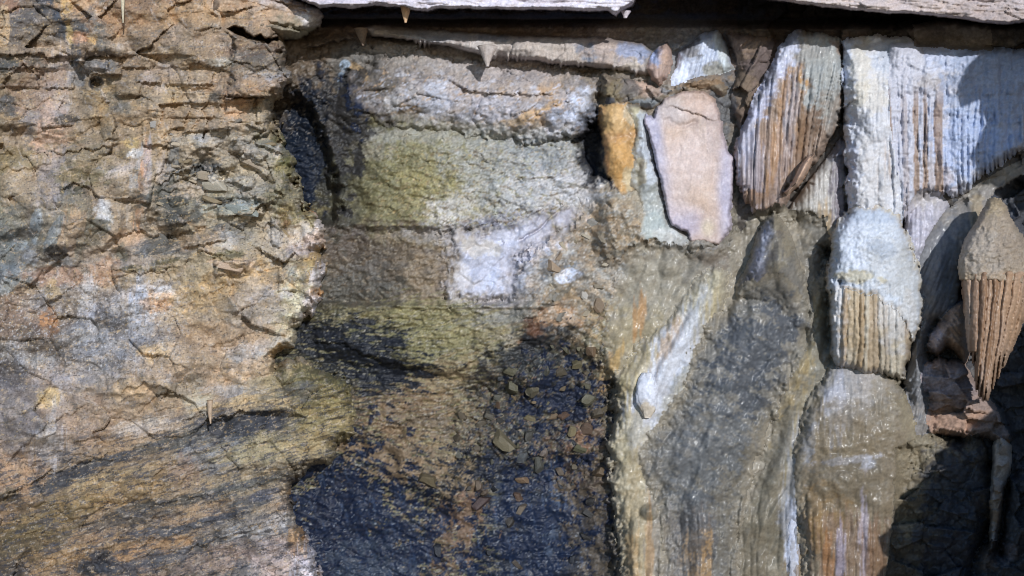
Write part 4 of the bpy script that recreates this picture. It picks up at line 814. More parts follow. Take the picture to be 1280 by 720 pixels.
w0 = lobe('crumbly_rock', [(752,92),(770,96),(800,100),(822,108),(838,112),(850,104),(872,100),(896,98),(912,110),(905,122),(885,110),(862,112),(838,122),(818,134),(790,140),(760,136),(752,120)],
     lambda u, v, sd: -12 + facets(u, v, 16, 761, .8, .5) + 6 * fbm(u / 20, v / 16, 762, 4) + 2 * fbm(u / 5, v / 5, 763, 3),
     flow_c((124,110,92), [(765,120,20,16,0,(122,108,78),.7), (800,106,12,10,0,(190,160,140),.7), (785,112,12,12,0,(98,92,88),.7), (820,112,16,8,-30,(168,146,132),.7), (812,128,24,5,-8,(120,126,130),.7), (840,106,12,8,-20,(120,128,134),.6), (880,104,30,5,-5,(136,110,82),.8), (758,125,8,4,0,(70,74,84),.7)], 765), M_DAMP, back=-50, R_=10, jag=(4, 2))
tag(w0, 'crumbly brown rock between the drip fringed ledge and the pink slab', 'rock')
shard = lobe('rock_sliver', [(905,40),(930,42),(985,52),(968,90),(948,120),(935,150),(925,165),(915,140),(912,118),(918,100),(925,88),(915,60)],
     lambda u, v, sd: -14 + 5 * strata(u, v, 9, -48, 771, 4) + facets(u, v, 18, 772, .6, .4, -50, 2) + 2 * fbm(u / 6, v / 6, 773, 3),
     flow_c((116,98,86), [(920,60,16,20,0,(140,122,112),.6), (940,60,30,6,-40,(150,128,108),.6,1), (930,110,20,30,10,(118,102,84),.6), (955,80,20,20,0,(98,86,84),.6), (912,150,10,30,5,(84,86,90),.7)], 775), M_DRY, back=-95, R_=14, jag=(3, 1.5))
tag(shard, 'brown slanting rock behind the upper left edge of the brown drapery', 'rock')

# ------------------------------------------------------------------ orange and whitish flowstone left of the slab
orange = lobe('orange_flowstone', [(748,130),(768,126),(790,128),(802,150),(804,180),(800,212),(796,236),(780,242),(766,236),(756,218),(752,190),(748,165)],
     lambda u, v, sd: -15 + 5 * fbm(u / 14, v / 18, 781, 4) + lump(u, v, 770, 150, 16, 22, 0, 8) + lump(u, v, 772, 198, 18, 26, 0, 10) + gour(u, v, 782, .7),
     flow_c((190,148,90), [(790,140,10,20,0,(176,160,130),.7), (752,150,6,20,0,(140,104,70),.6), (762,145,8,18,0,(206,166,104),.6), (772,148,6,14,0,(214,176,120),.6), (772,172,18,6,-10,(176,134,88),.6), (775,200,12,20,0,(204,152,78),.5), (788,225,8,14,0,(196,178,140),.7), (757,200,4,20,0,(150,100,60),.5)], 785), M_WET, back=-34, R_=18, jag=(5, 2), fade=(mid_c, 5))
tag(orange, 'glossy orange flowstone patch beside the dark cleft', 'flowstone')
pale = lobe('pale_flowstone', [(784,132),(800,126),(808,140),(812,165),(820,200),(828,235),(834,262),(842,280),(858,292),(862,304),(850,316),(828,318),(806,312),(800,285),(802,262),(796,238),(788,230),(792,200),(794,160)],
     lambda u, v, sd: -14 + 6 * fbm(u / 18, v / 26, 791, 4) + lump(u, v, 812, 215, 16, 24, 0, 9) + lump(u, v, 815, 290, 22, 24, 0, 9) + lump(u, v, 802, 170, 12, 30, 0, 7) + gour(u, v, 792, .8),
     flow_c((162,164,158), [(792,150,8,20,0,(186,176,140),.7), (806,170,8,30,0,(182,188,196),.6), (812,215,14,18,0,(192,198,206),.6), (815,285,20,20,0,(172,180,174),.6), (845,305,14,10,0,(150,146,140),.6), (800,215,6,16,0,(160,146,112),.6), (830,300,16,12,0,(196,196,192),.6)], 795), M_WET, back=-34, R_=20, jag=(5, 2), fade=(mid_c, 8))
tag(pale, 'wet greenish white flowstone along the left edge of the pink slab', 'flowstone')

# ------------------------------------------------------------------ the pink slab
slab = relief('rock_slab', [(803,148),(808,141),(817,146),(820,134),(830,123),(850,115),(868,112),(880,113),(893,125),(899,140),(904,165),(911,190),(918,196),(917,240),(913,265),(915,285),(906,297),(899,307),(882,304),(862,302),(858,290),(838,283),(832,262),(827,235),(821,210),(814,182),(808,165)],
     lambda u, v, sd: -7 - .05 * (u - 860) + 4 * fbm(u / 60, v / 60, 801, 3) + 1.4 * fbm(u / 14, v / 30, 802, 3) + .6 * fbm(u / 4, v / 8, 803, 3) + crack(u, v, [(835,150),(848,158),(870,152)], 2.5, 3, 3, 804) + ledge(u, v, [(840,132),(870,142),(890,150)], 3, 14, 1, 8, 4, 805),
     flow_c((184,162,153), [(838,128,14,8,-20,(150,136,128),.6), (880,118,16,6,10,(146,120,100),.6), (815,150,8,10,0,(150,146,156),.5), (868,150,24,6,8,(168,148,140),.5), (850,240,4,50,-8,(176,158,156),.4,2), (880,210,5,60,-4,(204,180,160),.4,2), (852,180,18,60,-8,(198,168,142),.6,4), (875,250,22,44,0,(194,166,144),.55,4), (822,190,9,70,-10,(172,168,188),.8,4), (845,280,26,18,0,(170,164,186),.75,4), (908,240,9,60,0,(170,166,186),.7,4), (885,285,7,9,0,(208,190,164),.8,4), (840,140,20,14,0,(182,172,172),.6,4), (875,130,16,12,0,(198,168,150),.6,4), (845,240,14,40,-5,(200,180,172),.4,4), (862,200,26,30,0,(204,186,182),.5,4)], 810, .07, .11, .10, .05, .08), M_CALC, back=-30, R_=4, jag=(2.5, 1.2), step=1.1)
tag(slab, 'large smooth pink slab of bare rock between wet flowstone and the brown drapery', 'rock slab')

def soft_top(v0, amp, seed, k=.35):
    """a body whose upper edge melts into the rock above it"""
    def f(u, v, s): return np.minimum(s, k * (v - v0 - amp * fbm(u / 30, v / 20, seed, 3)) + 1)
    return f
# ------------------------------------------------------------------ draperies
def drap_brown_h(u, v, sd):
    bend = (u - 985) * (1 + .0022 * (v - 60)) + .12 * (v - 60)
    f, r1, r2 = flutes(bend, v, 9, 821, .6); g, q1, q2 = flutes(bend, v, 4.2, 822, .5)
    return 4 + .10 * (u - 985) + (3 + 6 * r1) * f * sst(60, 110, v) + 1.6 * g + 7 * fbm(u / 26, v / 60, 823, 3) + 1.8 * fbm(u / 5, v / 6, 824, 3) * sst(200, 120, v) + lump(u, v, 955, 200, 26, 60, 10, 10) + lump(u, v, 1010, 120, 26, 70, 15, 12)
def fringe(period, amp, v0, seed):
    def f(u, v, sd):
        k = np.floor(u / period).astype(np.int32); fr = u / period - k
        r = rnd(k, k * 0, seed)
        return sd - np.where(v > v0, amp * (.25 + .75 * r) * (.35 + .65 * np.abs(2 * fr - 1) ** 1.5), 0)
    return f
drap1 = lobe('brown_drapery', [(986,42),(1000,37),(1030,40),(1050,48),(1053,80),(1052,140),(1044,165),(1030,188),(1014,210),(996,232),(988,242),(984,258),(974,270),(955,272),(938,268),(926,250),(919,228),(917,195),(921,170),(933,140),(948,110),(962,80),(975,55)],
     drap_brown_h, flow_c((152,130,112), [(1000,120,12,70,8,(178,138,88),.6,2), (1005,100,5,50,8,(190,144,84),.6,2), (985,160,10,70,10,(168,162,168),.6,2), (970,215,34,44,0,(150,122,102),.5,2), (1020,160,22,50,0,(146,124,106),.5,2), (1024,130,5,60,4,(104,82,64),.6,2), (1002,185,6,50,4,(124,94,68),.6,2), (972,170,6,70,8,(172,128,82),.5,2), (940,215,14,44,0,(160,152,160),.6,2), (935,248,16,10,0,(156,118,80),.6), (975,252,20,10,0,(132,112,100),.6), (1030,80,24,52,0,(160,163,160),.85), (1006,56,30,18,0,(148,146,142),.7), (1040,130,10,40,0,(150,146,138),.5,2), (978,66,14,34,24,(188,192,210),.85), (952,112,15,46,26,(184,186,206),.85), (932,165,10,40,10,(176,176,192),.65,2), (962,92,7,14,20,(96,94,98),.6), (946,125,5,12,20,(100,98,100),.6)], 830, streak=.28, ang=-8), M_WET, back=-45, R_=11, jag=(4, 1.6), sdmod=fringe(9, 8, 232, 825), step=1.1)
tag(drap1, 'brown shield shaped drapery with slanting frosted left edge beside the white column', 'drapery')
tip = lobe('drapery_lobe', [(1018,192),(1010,214),(998,234),(984,244),(980,240),(990,226),(1000,206),(1008,196)],
     lambda u, v, sd: 44 + lump(u, v, 1000, 218, 12, 30, 30, 8) + fbm(u / 5, v / 5, 835, 3), flow_c((196,160,132), [(985,242,8,4,-20,(214,178,150),.7)], 836), M_WET, back=6, R_=7, jag=(.8, .5), step=1.1, parent=drap1)
kback = lobe('pale_column', [(1050,172),(1058,180),(1058,310),(1042,318),(1022,305),(992,275),(985,262),(1000,238),(1020,212),(1036,192)],
     lambda u, v, sd: -16 + 3 * flutes(u, v, 7, 841)[0] + 5 * fbm(u / 18, v / 40, 842, 3) + 1.4 * fbm(u / 5, v / 5, 843, 3),
     flow_c((166,160,150), [(1030,225,16,40,0,(178,174,168),.6), (1030,285,10,24,0,(172,142,96),.6,2), (1048,240,8,60,0,(124,116,124),.7,2), (1045,190,12,12,0,(110,112,122),.7), (1010,280,16,14,0,(120,112,98),.7), (1030,310,24,10,0,(96,92,84),.7)], 845, streak=.25), M_WET, back=-60, R_=20, jag=(2, 1))
tag(kback, 'pale column set back in the gap between brown drapery and white column', 'column')
def colm_h(u, v, sd):
    f, r1, r2 = flutes(u + 5 * fbm(u / 24, v / 70, 856, 3), v, 6.5, 851, .9)
    f = f * np.clip(.7 + .9 * fbm(u / 26, v / 60, 857, 3), .1, 1.5)
    side = sst(1085, 1120, u + 8 * fbm(u / 20, v / 40, 852, 2)); low = sst(80, 130, v)
    return 22 + (1.2 + 5.5 * side * (.4 + r1)) * f * low + (1 - .6 * side) * 3 * fbm(u / 9, v / 12, 853, 4) + 5 * fbm(u / 24, v / 50, 854, 3) + 1.3 * fbm(u / 3.5, v / 4, 855, 3) + lump(u, v, 1070, 100, 24, 30, 0, 6) + lump(u, v, 1098, 155, 18, 24, 0, 8) + lump(u, v, 1075, 200, 26, 80, 0, 6) - 5 * np.exp(-((u - 1140 + .05 * (v - 60)) / 5) ** 2) * low
def colm_c(u, v, sd):
    f, r1, r2 = flutes(u, v, 6.5, 851, .5)
    C = flow_c((202,202,206), [(1060,60,10,60,0,(178,188,208),.6), (1064,240,10,60,0,(206,212,230),.6), (1075,80,12,40,0,(206,198,180),.5), (1090,120,20,20,0,(206,196,176),.4), (1115,70,20,20,0,(182,190,204),.6), (1128,60,10,16,0,(176,172,164),.5), (1090,230,24,50,0,(196,190,184),.4), (1100,280,24,14,0,(170,176,190),.6)], 860, .06, .1, .1, .03, .1)(u, v)
    w = (sst(.5, .75, r2) * sst(1088, 1112, u) * sst(85, 140, v) * .75)[..., None]
    w = np.maximum(w, (.55 * sst(.2, .9, fbm(u / 5, v / 80, 861, 3)) * sst(1075, 1100, u) * sst(100, 160, v))[..., None])
    return (C * (1 - w) + lin((150,118,82)) * w).astype(f32)
colm = lobe('white_column', [(1052,52),(1062,46),(1085,42),(1115,44),(1140,46),(1150,60),(1148,110),(1146,180),(1138,225),(1132,262),(1128,292),(1062,290),(1057,240),(1056,160),(1053,100)],
     colm_h, colm_c, M_CALC, back=-6, R_=30, jag=(6, 2), step=1.1, power=.45, sdmod=soft_top(46, 7, 858))
tag(colm, 'tall white fluted column standing on the rounded white dome', 'column')
def tier(v, lines, out, L):
    return sum(out * np.where(v < t, 1 - sst(t - L, t, v) * 0, np.exp(-np.maximum(v - t, 0) / L)) * 0 for t in lines)
def drap_white_h(u, v, sd):
    f, r1, r2 = flutes(u + 5 * fbm(u / 26, v / 70, 881, 3), v, 7, 871, 1.0); g, q1, q2 = flutes(u + 4 * fbm(u / 18, v / 50, 882, 3), v, 4.5, 877, .9)
    mod = np.clip(.65 + .9 * fbm(u / 26, v / 50, 883, 3), .1, 1.5); f = f * mod; g = g * mod
    w = 16 * fbm(u / 34, v / 60, 872, 3) + 5 * fbm(u / 9, u * 0, 878, 2)
    h = 15 + 6 * fbm(u / 34, v / 40, 873, 3) + 9 * fbm(u / 22, v / 160, 884, 3) + (2 + 6 * r1) * f * sst(100, 150, v + w) + 2.4 * fbm(u / 7, v / 6, 874, 3) + 1.2 * fbm(u / 3, v / 4, 875, 2)
    # brows above one another, uneven, each with its own short fringe of flutes
    for k, (v0, v1, o) in enumerate(((50, 88, 3), (88, 118, 6), (118, 148, 6), (148, 300, 9))):
        a = v + w * (0.4 + .25 * k)
        m = sst(v0 - 6, v0 + 6, a) * sst(v1 + 4, v1 - 4, a)
        am = .35 + .65 * sst(-.5, .5, fbm(u / 40, u * 0 + k * 9, 879, 2))
        h = h + m * (o * am + am * (1.5 + 4.5 * r1) * f * sst(v0 + 4, v0 + 24, a) + 1.2 * g * sst(v0 + 4, v0 + 20, a) - 5 * am * sst(v1 - 8, v1, a) * (1 - .6 * f) * (v1 < 200))
    return h + 10 * sst(1200, 1300, u)
def drap_white_c(u, v, sd):
    f, r1, r2 = flutes(u, v, 7, 871, .55)
    C = flow_c((188,188,198), [(1160,75,24,20,0,(196,196,204),.6), (1200,72,40,12,0,(186,194,216),.7), (1180,100,30,8,-4,(168,160,156),.6), (1240,110,50,60,0,(150,164,190),.6), (1220,180,50,40,0,(160,176,208),.6), (1170,230,20,16,0,(176,164,166),.6), (1160,215,14,30,0,(186,180,182),.5,2)], 880, .06, .12, .12, .03, .12)(u, v)  # blue patches at right put the bluish shadow into the colour
    w = (.75 * sst(.55, .75, r2) * sst(95, 140, v) * sst(1215, 1170, u))[..., None]
    return (C * (1 - w) + lin((138,108,78)) * w).astype(f32)
drap2 = lobe('white_drapery', [(1112,54),(1170,50),(1205,52),(1245,60),(1300,60),(1390,58),(1390,140),(1330,156),(1285,184),(1262,202),(1237,218),(1217,232),(1197,250),(1186,246),(1165,246),(1150,250),(1142,275),(1130,285),(1124,240),(1116,200),(1112,150),(1110,100)],
     drap_white_h, drap_white_c, M_CALC, back=-16, R_=12, jag=(3, 1.2), sdmod=lambda u, v, s: soft_top(52, 8, 885)(u, v, fringe(5.5, 8, 186, 876)(u, v, s - 7 * sst(186, 220, v) * fbm(u / 14, u * 0, 886, 3))), step=1.1)
tag(drap2, 'wide white drapery with stacked fringes right of the white column', 'drapery')
brow = lobe('lumpy_rock', [(1140,30),(1180,22),(1238,28),(1240,62),(1200,62),(1160,58),(1142,56)],
     lambda u, v, sd: -30 + 6 * fbm(u / 16, v / 10, 891, 4) + gour(u, v, 892, 1.0), flow_c((150,138,126), [(1215,40,16,12,0,(170,160,152),.6), (1165,50,20,10,0,(120,108,98),.6)], 893), M_DAMP, back=-90, R_=12, jag=(3, 1.4))
tag(brow, 'lumpy brownish grey rock between the ceiling ledge and the white drapery', 'rock')

# ------------------------------------------------------------------ wet flowstone slopes, lower right: one field of rock, one object for each flow
def slope_h(u, v, sd):
    h = -30 + 12 * sst(960, 1010, u) * sst(420, 480, v) + 7 * fbm(u / 40, v / 50, 1201, 3) + gour(u * 1.5, v * 1.5, 1203, .38, 18) + .35 * fbm(u / 6, v / 6, 1204, 3) + 10 * sst(1040, 1120, u)
    bx, by, e, r1, r2, r3 = cells(u / 15, v / 17, 1205)
    h += 3.5 * np.clip(1 - 1.8 * (bx * bx + by * by), 0, 1) * r1 * sst(900, 840, u + .6 * (v - 350)) * sst(480, 420, v)
    h += 3.5 * ridged((u * .9 + v * .45) / 26, (v * .9 - u * .45) / 110, 1206, 2) + 7 * fbm((u * .9 + v * .45) / 40, (v * .9 - u * .45) / 120, 1208, 3) + 2.4 * flutes(u, v, 10, 1207)[0] * sst(600, 650, v)
    for a in [(812,640,13,11,0,9),(990,470,14,60,25,8),(1022,400,12,60,5,8),(870,400,12,60,35,6),(835,460,12,50,25,6),(870,650,20,50,0,8),(795,700,12,60,0,6),(826,700,8,60,0,5),(1000,600,12,70,5,8),(960,640,14,80,10,7),(892,310,24,16,-20,10),(840,330,20,16,-20,8),(1130,560,24,50,0,8),(1020,300,20,30,0,6),(985,330,20,60,-6,8)]: h += lump(u, v, *a)
    return h
flowbase = ('flowstone_slope', flow_c((140,130,112), [(1030,500,16,60,0,(142,132,110),.6), (860,330,40,30,0,(134,128,116),.6), (890,320,20,14,0,(112,100,88),.6), (820,370,40,40,0,(150,142,124),.6), (800,420,30,30,0,(152,138,106),.6), (775,430,14,40,0,(150,136,104),.5), (1020,420,30,60,0,(124,118,104),.6), (1130,540,30,60,0,(140,128,102),.7), (1140,600,20,40,0,(112,104,88),.6), (1025,310,24,40,0,(112,108,100),.6), (800,395,6,26,5,(180,132,76),.6,2), (770,450,6,20,25,(186,150,88),.6,2), (890,300,14,8,-10,(186,182,190),.7)], 1210, .12, .22, .2, .07, .12, 20), 'knobbly wet brown flowstone slope between the pink slab and the lower domes', 'flowstone')
def dark_c(u, v, sd=None):
    C = flow_c((116,112,104), [(860,560,40,30,40,(112,110,106),.6), (905,640,40,60,0,(104,98,86),.6), (950,560,16,70,22,(112,104,88),.6), (990,400,20,30,0,(122,116,106),.6), (870,690,16,40,0,(150,122,88),.6,2), (885,700,6,40,0,(158,126,84),.6,2), (840,700,14,50,0,(122,116,110),.6,2), (870,640,18,26,0,(84,86,90),.6), (930,610,14,40,0,(98,94,84),.5)], 1040, .1, .14, .22, .05, .14, 25)(u, v)
    stain(C, u, v, [(935,400),(965,392),(990,400),(994,422),(976,455),(960,490),(930,505),(905,505),(896,480),(904,445),(916,415)], (66,72,82), 1041, 30, 16, 25, 40, .12, .68, .8)
    stain(C, u, v, [(860,540),(900,510),(940,520),(925,580),(895,615),(855,625),(840,595)], (86,90,95), 1042, 26, 12, 25, 44, -.05, .68, .7)
    stain(C, u, v, [(850,640),(885,640),(890,690),(860,720)], (84,84,86), 1043, 10, 20, 0, 20, -.1, .7, .7)
    C = flecks(C, u, v, 25, 7, 3, .5, (150,150,150), .4, 1044); C = flecks(C, u, v, 25, 9, 4, .45, (60,62,68), .5, 1045)
    return C
FLOWS = [
 ('olive_flowstone', [(1000,372),(1034,330),(1042,400),(1046,460),(1030,480),(1012,520),(1014,820),(905,820),(920,650),(950,580),(965,520),(990,460),(1008,420)], 9, 22,
  flow_c((132,122,102), [(1012,420,16,50,5,(136,126,98),.6), (985,500,14,60,25,(148,128,86),.6,2), (975,560,12,80,22,(110,106,96),.6), (995,545,6,50,12,(150,136,104),.5,2), (960,640,20,60,0,(110,102,84),.6), (994,600,12,60,6,(150,148,146),.65,2), (990,680,7,50,0,(184,190,206),.85,2), (1000,560,7,14,0,(140,142,148),.5), (1025,440,10,30,0,(122,120,110),.6), (1020,360,14,40,0,(130,118,92),.6), (985,655,10,20,0,(128,128,132),.6), (1000,720,14,30,0,(130,104,68),.5), (940,700,20,40,0,(104,94,76),.5)], 1020, .1, .2, .2, .08, .16), 'olive brown wet flowstone slope left of the lower dome', 'flowstone'),
 ('cream_flowstone', [(868,350),(896,332),(916,345),(912,375),(898,400),(886,430),(876,470),(868,505),(852,530),(836,555),(824,580),(826,610),(846,640),(850,690),(848,820),(774,820),(776,720),(768,650),(762,590),(758,560),(764,530),(770,500),(768,470),(790,440),(812,420),(838,395),(856,368)], 18, 34,
  flow_c((172,160,132), [(880,370,12,40,35,(184,174,144),.6,2), (880,420,10,50,20,(174,158,118),.6,2), (850,430,24,60,25,(172,170,164),.7,2), (828,465,32,60,22,(190,192,200),.7,2), (808,520,16,40,20,(182,182,188),.7,2), (790,470,14,40,30,(178,160,114),.6,2), (790,540,16,40,20,(172,160,128),.5), (850,495,14,40,25,(146,142,128),.6), (800,580,20,20,0,(156,140,106),.5), (795,650,14,50,0,(152,134,100),.5), (818,680,10,60,0,(136,128,120),.6,2), (790,710,8,40,0,(172,138,90),.5,2), (812,640,10,8,0,(112,106,90),.7), (812,690,4,50,0,(172,134,86),.5,2), (836,430,8,30,25,(172,138,92),.5,2), (870,345,20,14,0,(146,136,112),.5), (840,450,10,60,25,(190,192,198),.5,2)], 1060, .08, .16, .16, .07, .22, 25), 'cream coloured flowstone cascade along the right edge of the dark rubble', 'flowstone'),  # some of the white streaks are painted highlights
 ('stalagmite', [(966,262),(976,270),(984,282),(990,300),(998,322),(1006,345),(1014,370),(1018,400),(1006,416),(990,404),(974,382),(956,376),(936,374),(922,372),(920,358),(928,342),(938,318),(946,296),(954,276)], 26, 34,
  flow_c((126,118,104), [(953,300,9,36,12,(190,194,210),.8), (942,345,14,28,10,(178,178,194),.75), (930,350,10,14,0,(76,74,76),.7), (962,330,8,40,10,(98,90,82),.5), (950,362,16,8,0,(160,136,120),.6), (985,320,18,50,0,(134,124,102),.6), (990,350,14,24,0,(122,118,112),.6), (970,275,8,14,0,(130,120,98),.6), (950,320,20,40,10,(70,70,74),.4,2)], 1080, .1, .22, .22, .06, .1), 'pointed stalagmite with frosted white flank below the brown drapery', 'stalagmite'),
 ('dark_flowstone', [(935,350),(968,340),(1000,360),(1016,395),(1010,430),(992,460),(980,490),(966,530),(948,575),(934,610),(926,650),(926,820),(828,820),(826,720),(826,660),(816,620),(798,590),(800,560),(818,536),(838,510),(854,478),(864,440),(880,410),(905,385)], 34, 70,
  dark_c, 'dark grey wet flowstone apron spreading below the pointed stalagmite', 'flowstone'),
]
tag(lobe('flowstone_slope', [(775,330),(795,300),(840,302),(870,312),(900,306),(925,280),(960,256),(990,262),(1034,272),(1044,380),(1060,450),(1120,466),(1170,520),(1185,580),(1175,660),(1150,720),(1135,820),(772,820),(764,640),(756,560),(764,480),(752,430),(762,370)], slope_h, flowbase[1], M_WET, R_=34, jag=(14, 4), fade=(mid_c, 14)), flowbase[2], flowbase[3])
for nm, poly, sw, R_, cf, lb, ct in FLOWS:
    tag(lobe(nm, poly, (lambda q, st: lambda u, v, sd: slope_h(u, v, sd) + q + (0 if not st else 8 - 24 * sst(315, 400, v) + .5 * np.interp(v, [262, 275, 300, 340, 420], [6, 16, 28, 46, 60]) * rnd_u(u, 966, np.interp(v, [262, 275, 300, 340, 420], [7, 17, 29, 47, 61])) * sst(395, 320, v)))(sw, nm == 'stalagmite'), cf, M_WET, R_=20 if nm == 'stalagmite' else R_ * 1.6, jag=((4, 2) if nm == 'stalagmite' else (11, 3)), power=.8, fade=(flowbase[1], 10 if nm == 'stalagmite' else 20 if nm == 'dark_flowstone' else 16)), lb, ct)
# ------------------------------------------------------------------ mounds below the draperies
mound = lobe('lilac_mound', [(1146,238),(1158,234),(1172,238),(1184,252),(1194,280),(1200,320),(1200,400),(1124,400),(1124,330),(1126,290),(1132,262)],
     lambda u, v, sd: -24 + 20 * np.sqrt(np.clip(1 - ((u - 1160) / 44) ** 2, 0, 1)) + 2.4 * flutes(u, v, 7, 901)[0] * sst(250, 270, v) + 2 * fbm(u / 8, v / 8, 902, 4),
     flow_c((164,160,166), [(1150,250,20,10,0,(176,168,162),.6), (1150,290,24,30,0,(184,180,192),.6,2), (1150,360,20,40,0,(120,118,122),.6)], 900, streak=.25), M_WET, R_=20)
tag(mound, 'lilac fluted mound between the white dome and the grey flowstone arm', 'flowstone mound')
arm = lobe('grey_flowstone', [(1330,170),(1290,192),(1262,206),(1232,222),(1200,246),(1176,268),(1156,300),(1145,340),(1142,380),(1136,420),(1128,470),(1126,540),(1170,548),(1170,470),(1160,440),(1172,405),(1196,380),(1204,345),(1216,330),(1240,310),(1250,280),(1244,262),(1246,244),(1256,234),(1290,214),(1330,205)],
     lambda u, v, sd: -14 + 12 * sst(0, 40, sd) + 5 * fbm(u / 24, v / 30, 911, 3) + 2.4 * flutes(u + .4 * v, v, 7, 912)[0] * sst(300, 340, v) + gour(u, v, 913, .45),
     flow_c((134,128,122), [(1222,262,8,18,0,(150,134,108),.7), (1170,330,30,60,10,(112,114,120),.6), (1180,360,10,40,0,(98,100,108),.6,2), (1240,222,40,8,-25,(146,140,130),.6), (1150,450,20,60,0,(104,106,110),.6)], 915), M_WET, back=-100, R_=26, jag=(2, 1))
tag(arm, 'smooth grey flowstone arm curving down behind the brown fluted cone', 'flowstone')

# ------------------------------------------------------------------ white dome over flutes
def lowdome_c(x, v, s, th):
    C = flow_c((124,110,88), [(1070,480,50,36,0,(152,148,146),.75), (1045,500,14,40,0,(166,166,174),.7,2), (1090,490,14,40,0,(158,150,142),.6), (1070,520,60,14,0,(134,124,110),.5), (1010,540,8,40,0,(150,152,158),.6), (1110,500,20,30,0,(130,118,96),.5), (1060,540,50,30,0,(118,104,80),.5), (1060,575,30,4,-8,(180,180,190),.5), (1085,580,8,8,0,(186,190,204),.6), (1030,640,30,30,0,(130,104,66),.6), (1020,670,20,20,0,(140,108,62),.6), (1060,600,40,30,0,(106,96,78),.5), (1060,690,40,40,0,(128,104,84),.6,2), (1080,680,5,50,0,(160,150,160),.6,2), (1050,700,5,40,0,(146,136,150),.6,2), (1035,705,6,30,0,(150,104,60),.6,2), (1095,700,14,40,0,(120,90,64),.6,2)], 940, .12, .2, .2, .07, .12)(x, v)
    return C
lowdome = lobe('flowstone_dome', [(1044,440),(1070,430),(1098,432),(1114,448),(1126,470),(1136,500),(1144,530),(1150,570),(1150,620),(1144,680),(1138,820),(1004,820),(1002,700),(996,640),(992,590),(994,550),(1002,515),(1014,490),(1030,470)],
     lambda u, v, sd: -17 + 33 * np.sqrt(np.clip((v - 426) / 110, 0, 1)) * rnd_u(u, 1070, np.interp(v, [430, 470, 500, 560, 820], [50, 66, 80, 92, 92])) + gour(u, v, 941, .6) + 5 * fbm(u / 30, v / 26, 942, 4) + 3.0 * flutes(u, v, 9, 943)[0] * sst(610, 660, v) + 5 * fbm(u / 40, v / 50, 944, 3) * sst(520, 600, v) + lump(u, v, 1050, 600, 40, 34, 0, 8) + lump(u, v, 1100, 610, 34, 40, 0, 7) + lump(u, v, 1024, 660, 24, 40, 0, 7) + 2.5 * ridged(u / 13, v / 70, 946, 3) * sst(560, 500, v),
     lambda u, v, sd: lowdome_c(u, v, None, None), M_WET, R_=22, jag=(6, 2.5), power=.8, fade=(flowbase[1], 22))
tag(lowdome, 'brown wet lower dome with grey top standing beneath the tan flutes', 'flowstone dome')
dome = thing('flowstone_dome', 'white rounded dome with a skirt of tan flutes below the white column', 'flowstone dome', tuple(P(np.array(1092.), 455, 20).ravel()))
lobe('skirt', [(1037,350),(1152,350),(1149,400),(1140,436),(1130,476),(1112,474),(1096,466),(1078,468),(1060,460),(1044,462),(1038,440),(1036,400)],
     lambda u, v, sd: 0 + 42 * rnd_u(u, 1092, 66) + (2 + 4 * flutes(u - .12 * (u - 1090) * (v - 360) / 100, v, 6.2, 921, .6)[1]) * flutes(u - .12 * (u - 1090) * (v - 360) / 100, v, 6.2, 921, .6)[0] + 1.8 * fbm(u / 3, v / 7, 922, 2) + 4 * fbm(u / 14, v / 50, 928, 3) - 24 * sst(400, 474, v),
     lambda u, v, sd: skirt_c(u, v), M_CALC, R_=9, jag=(4, 1.5), fade=(lambda u, v, s: lowdome_c(u, v, None, None), 6), sdmod=lambda u, v, s: fringe(6.2, 3, 450, 923)(u - .12 * (u - 1090) * (v - 360) / 100, v, s), parent=dome)
def skirt_c(u, v):
    f, r1, r2 = flutes(u - .12 * (u - 1090) * (v - 360) / 100, v, 6.2, 921, .6)
    C = flow_c((186,174,152), [(1048,410,10,60,0,(206,204,204),.7), (1120,390,20,40,0,(190,188,186),.6), (1066,400,12,50,0,(178,152,112),.5)], 926, .08, .14, .14, .05, .2)(u, v)
    w = (sst(.55, .9, r2) * .5)[..., None]
    w = np.maximum(w, (.55 * sst(.3, .9, fbm(u / 3.5, v / 60, 927, 3)))[..., None])
    return (C * (1 - w) + lin((148,118,80)) * w).astype(f32)
lobe('cap', [(1074,257),(1096,257),(1112,262),(1124,272),(1134,290),(1142,310),(1149,332),(1153,352),(1154,380),(1150,410),(1142,430),(1134,412),(1124,392),(1108,378),(1090,368),(1070,366),(1050,362),(1035,364),(1033,340),(1036,312),(1040,290),(1048,272),(1060,261)],
     lambda u, v, sd: 2 + .70 * np.interp(v, [256, 264, 280, 310, 350, 430], [22, 38, 52, 61, 64, 66]) * rnd_u(u, 1092, np.interp(v, [256, 264, 280, 310, 350, 430], [20, 36, 51, 61, 65, 67])) + gour(u, v, 931, .55) + 4 * fbm(u / 24, v / 20, 932, 4) + 1.6 * fbm(u / 4, v / 4, 933, 3) + 2.5 * flutes(u, v, 6.5, 934)[0] * sst(340, 365, v) ,
     flow_c((190,196,204), [(1070,300,16,40,0,(206,211,222),.5), (1110,330,24,30,0,(180,180,178),.5), (1070,347,26,7,0,(184,174,146),.7), (1090,268,30,10,0,(172,182,196),.6), (1138,350,16,30,0,(178,178,174),.5), (1135,400,10,30,0,(186,182,176),.5), (1104,312,14,10,30,(150,160,174),.5)], 920, .08, .16, .18, .03, .05), M_CALC, R_=16, jag=(7, 3), parent=dome, fade=(lambda u, v, s: skirt_c(u, v), 8))
rr = random.Random(12)

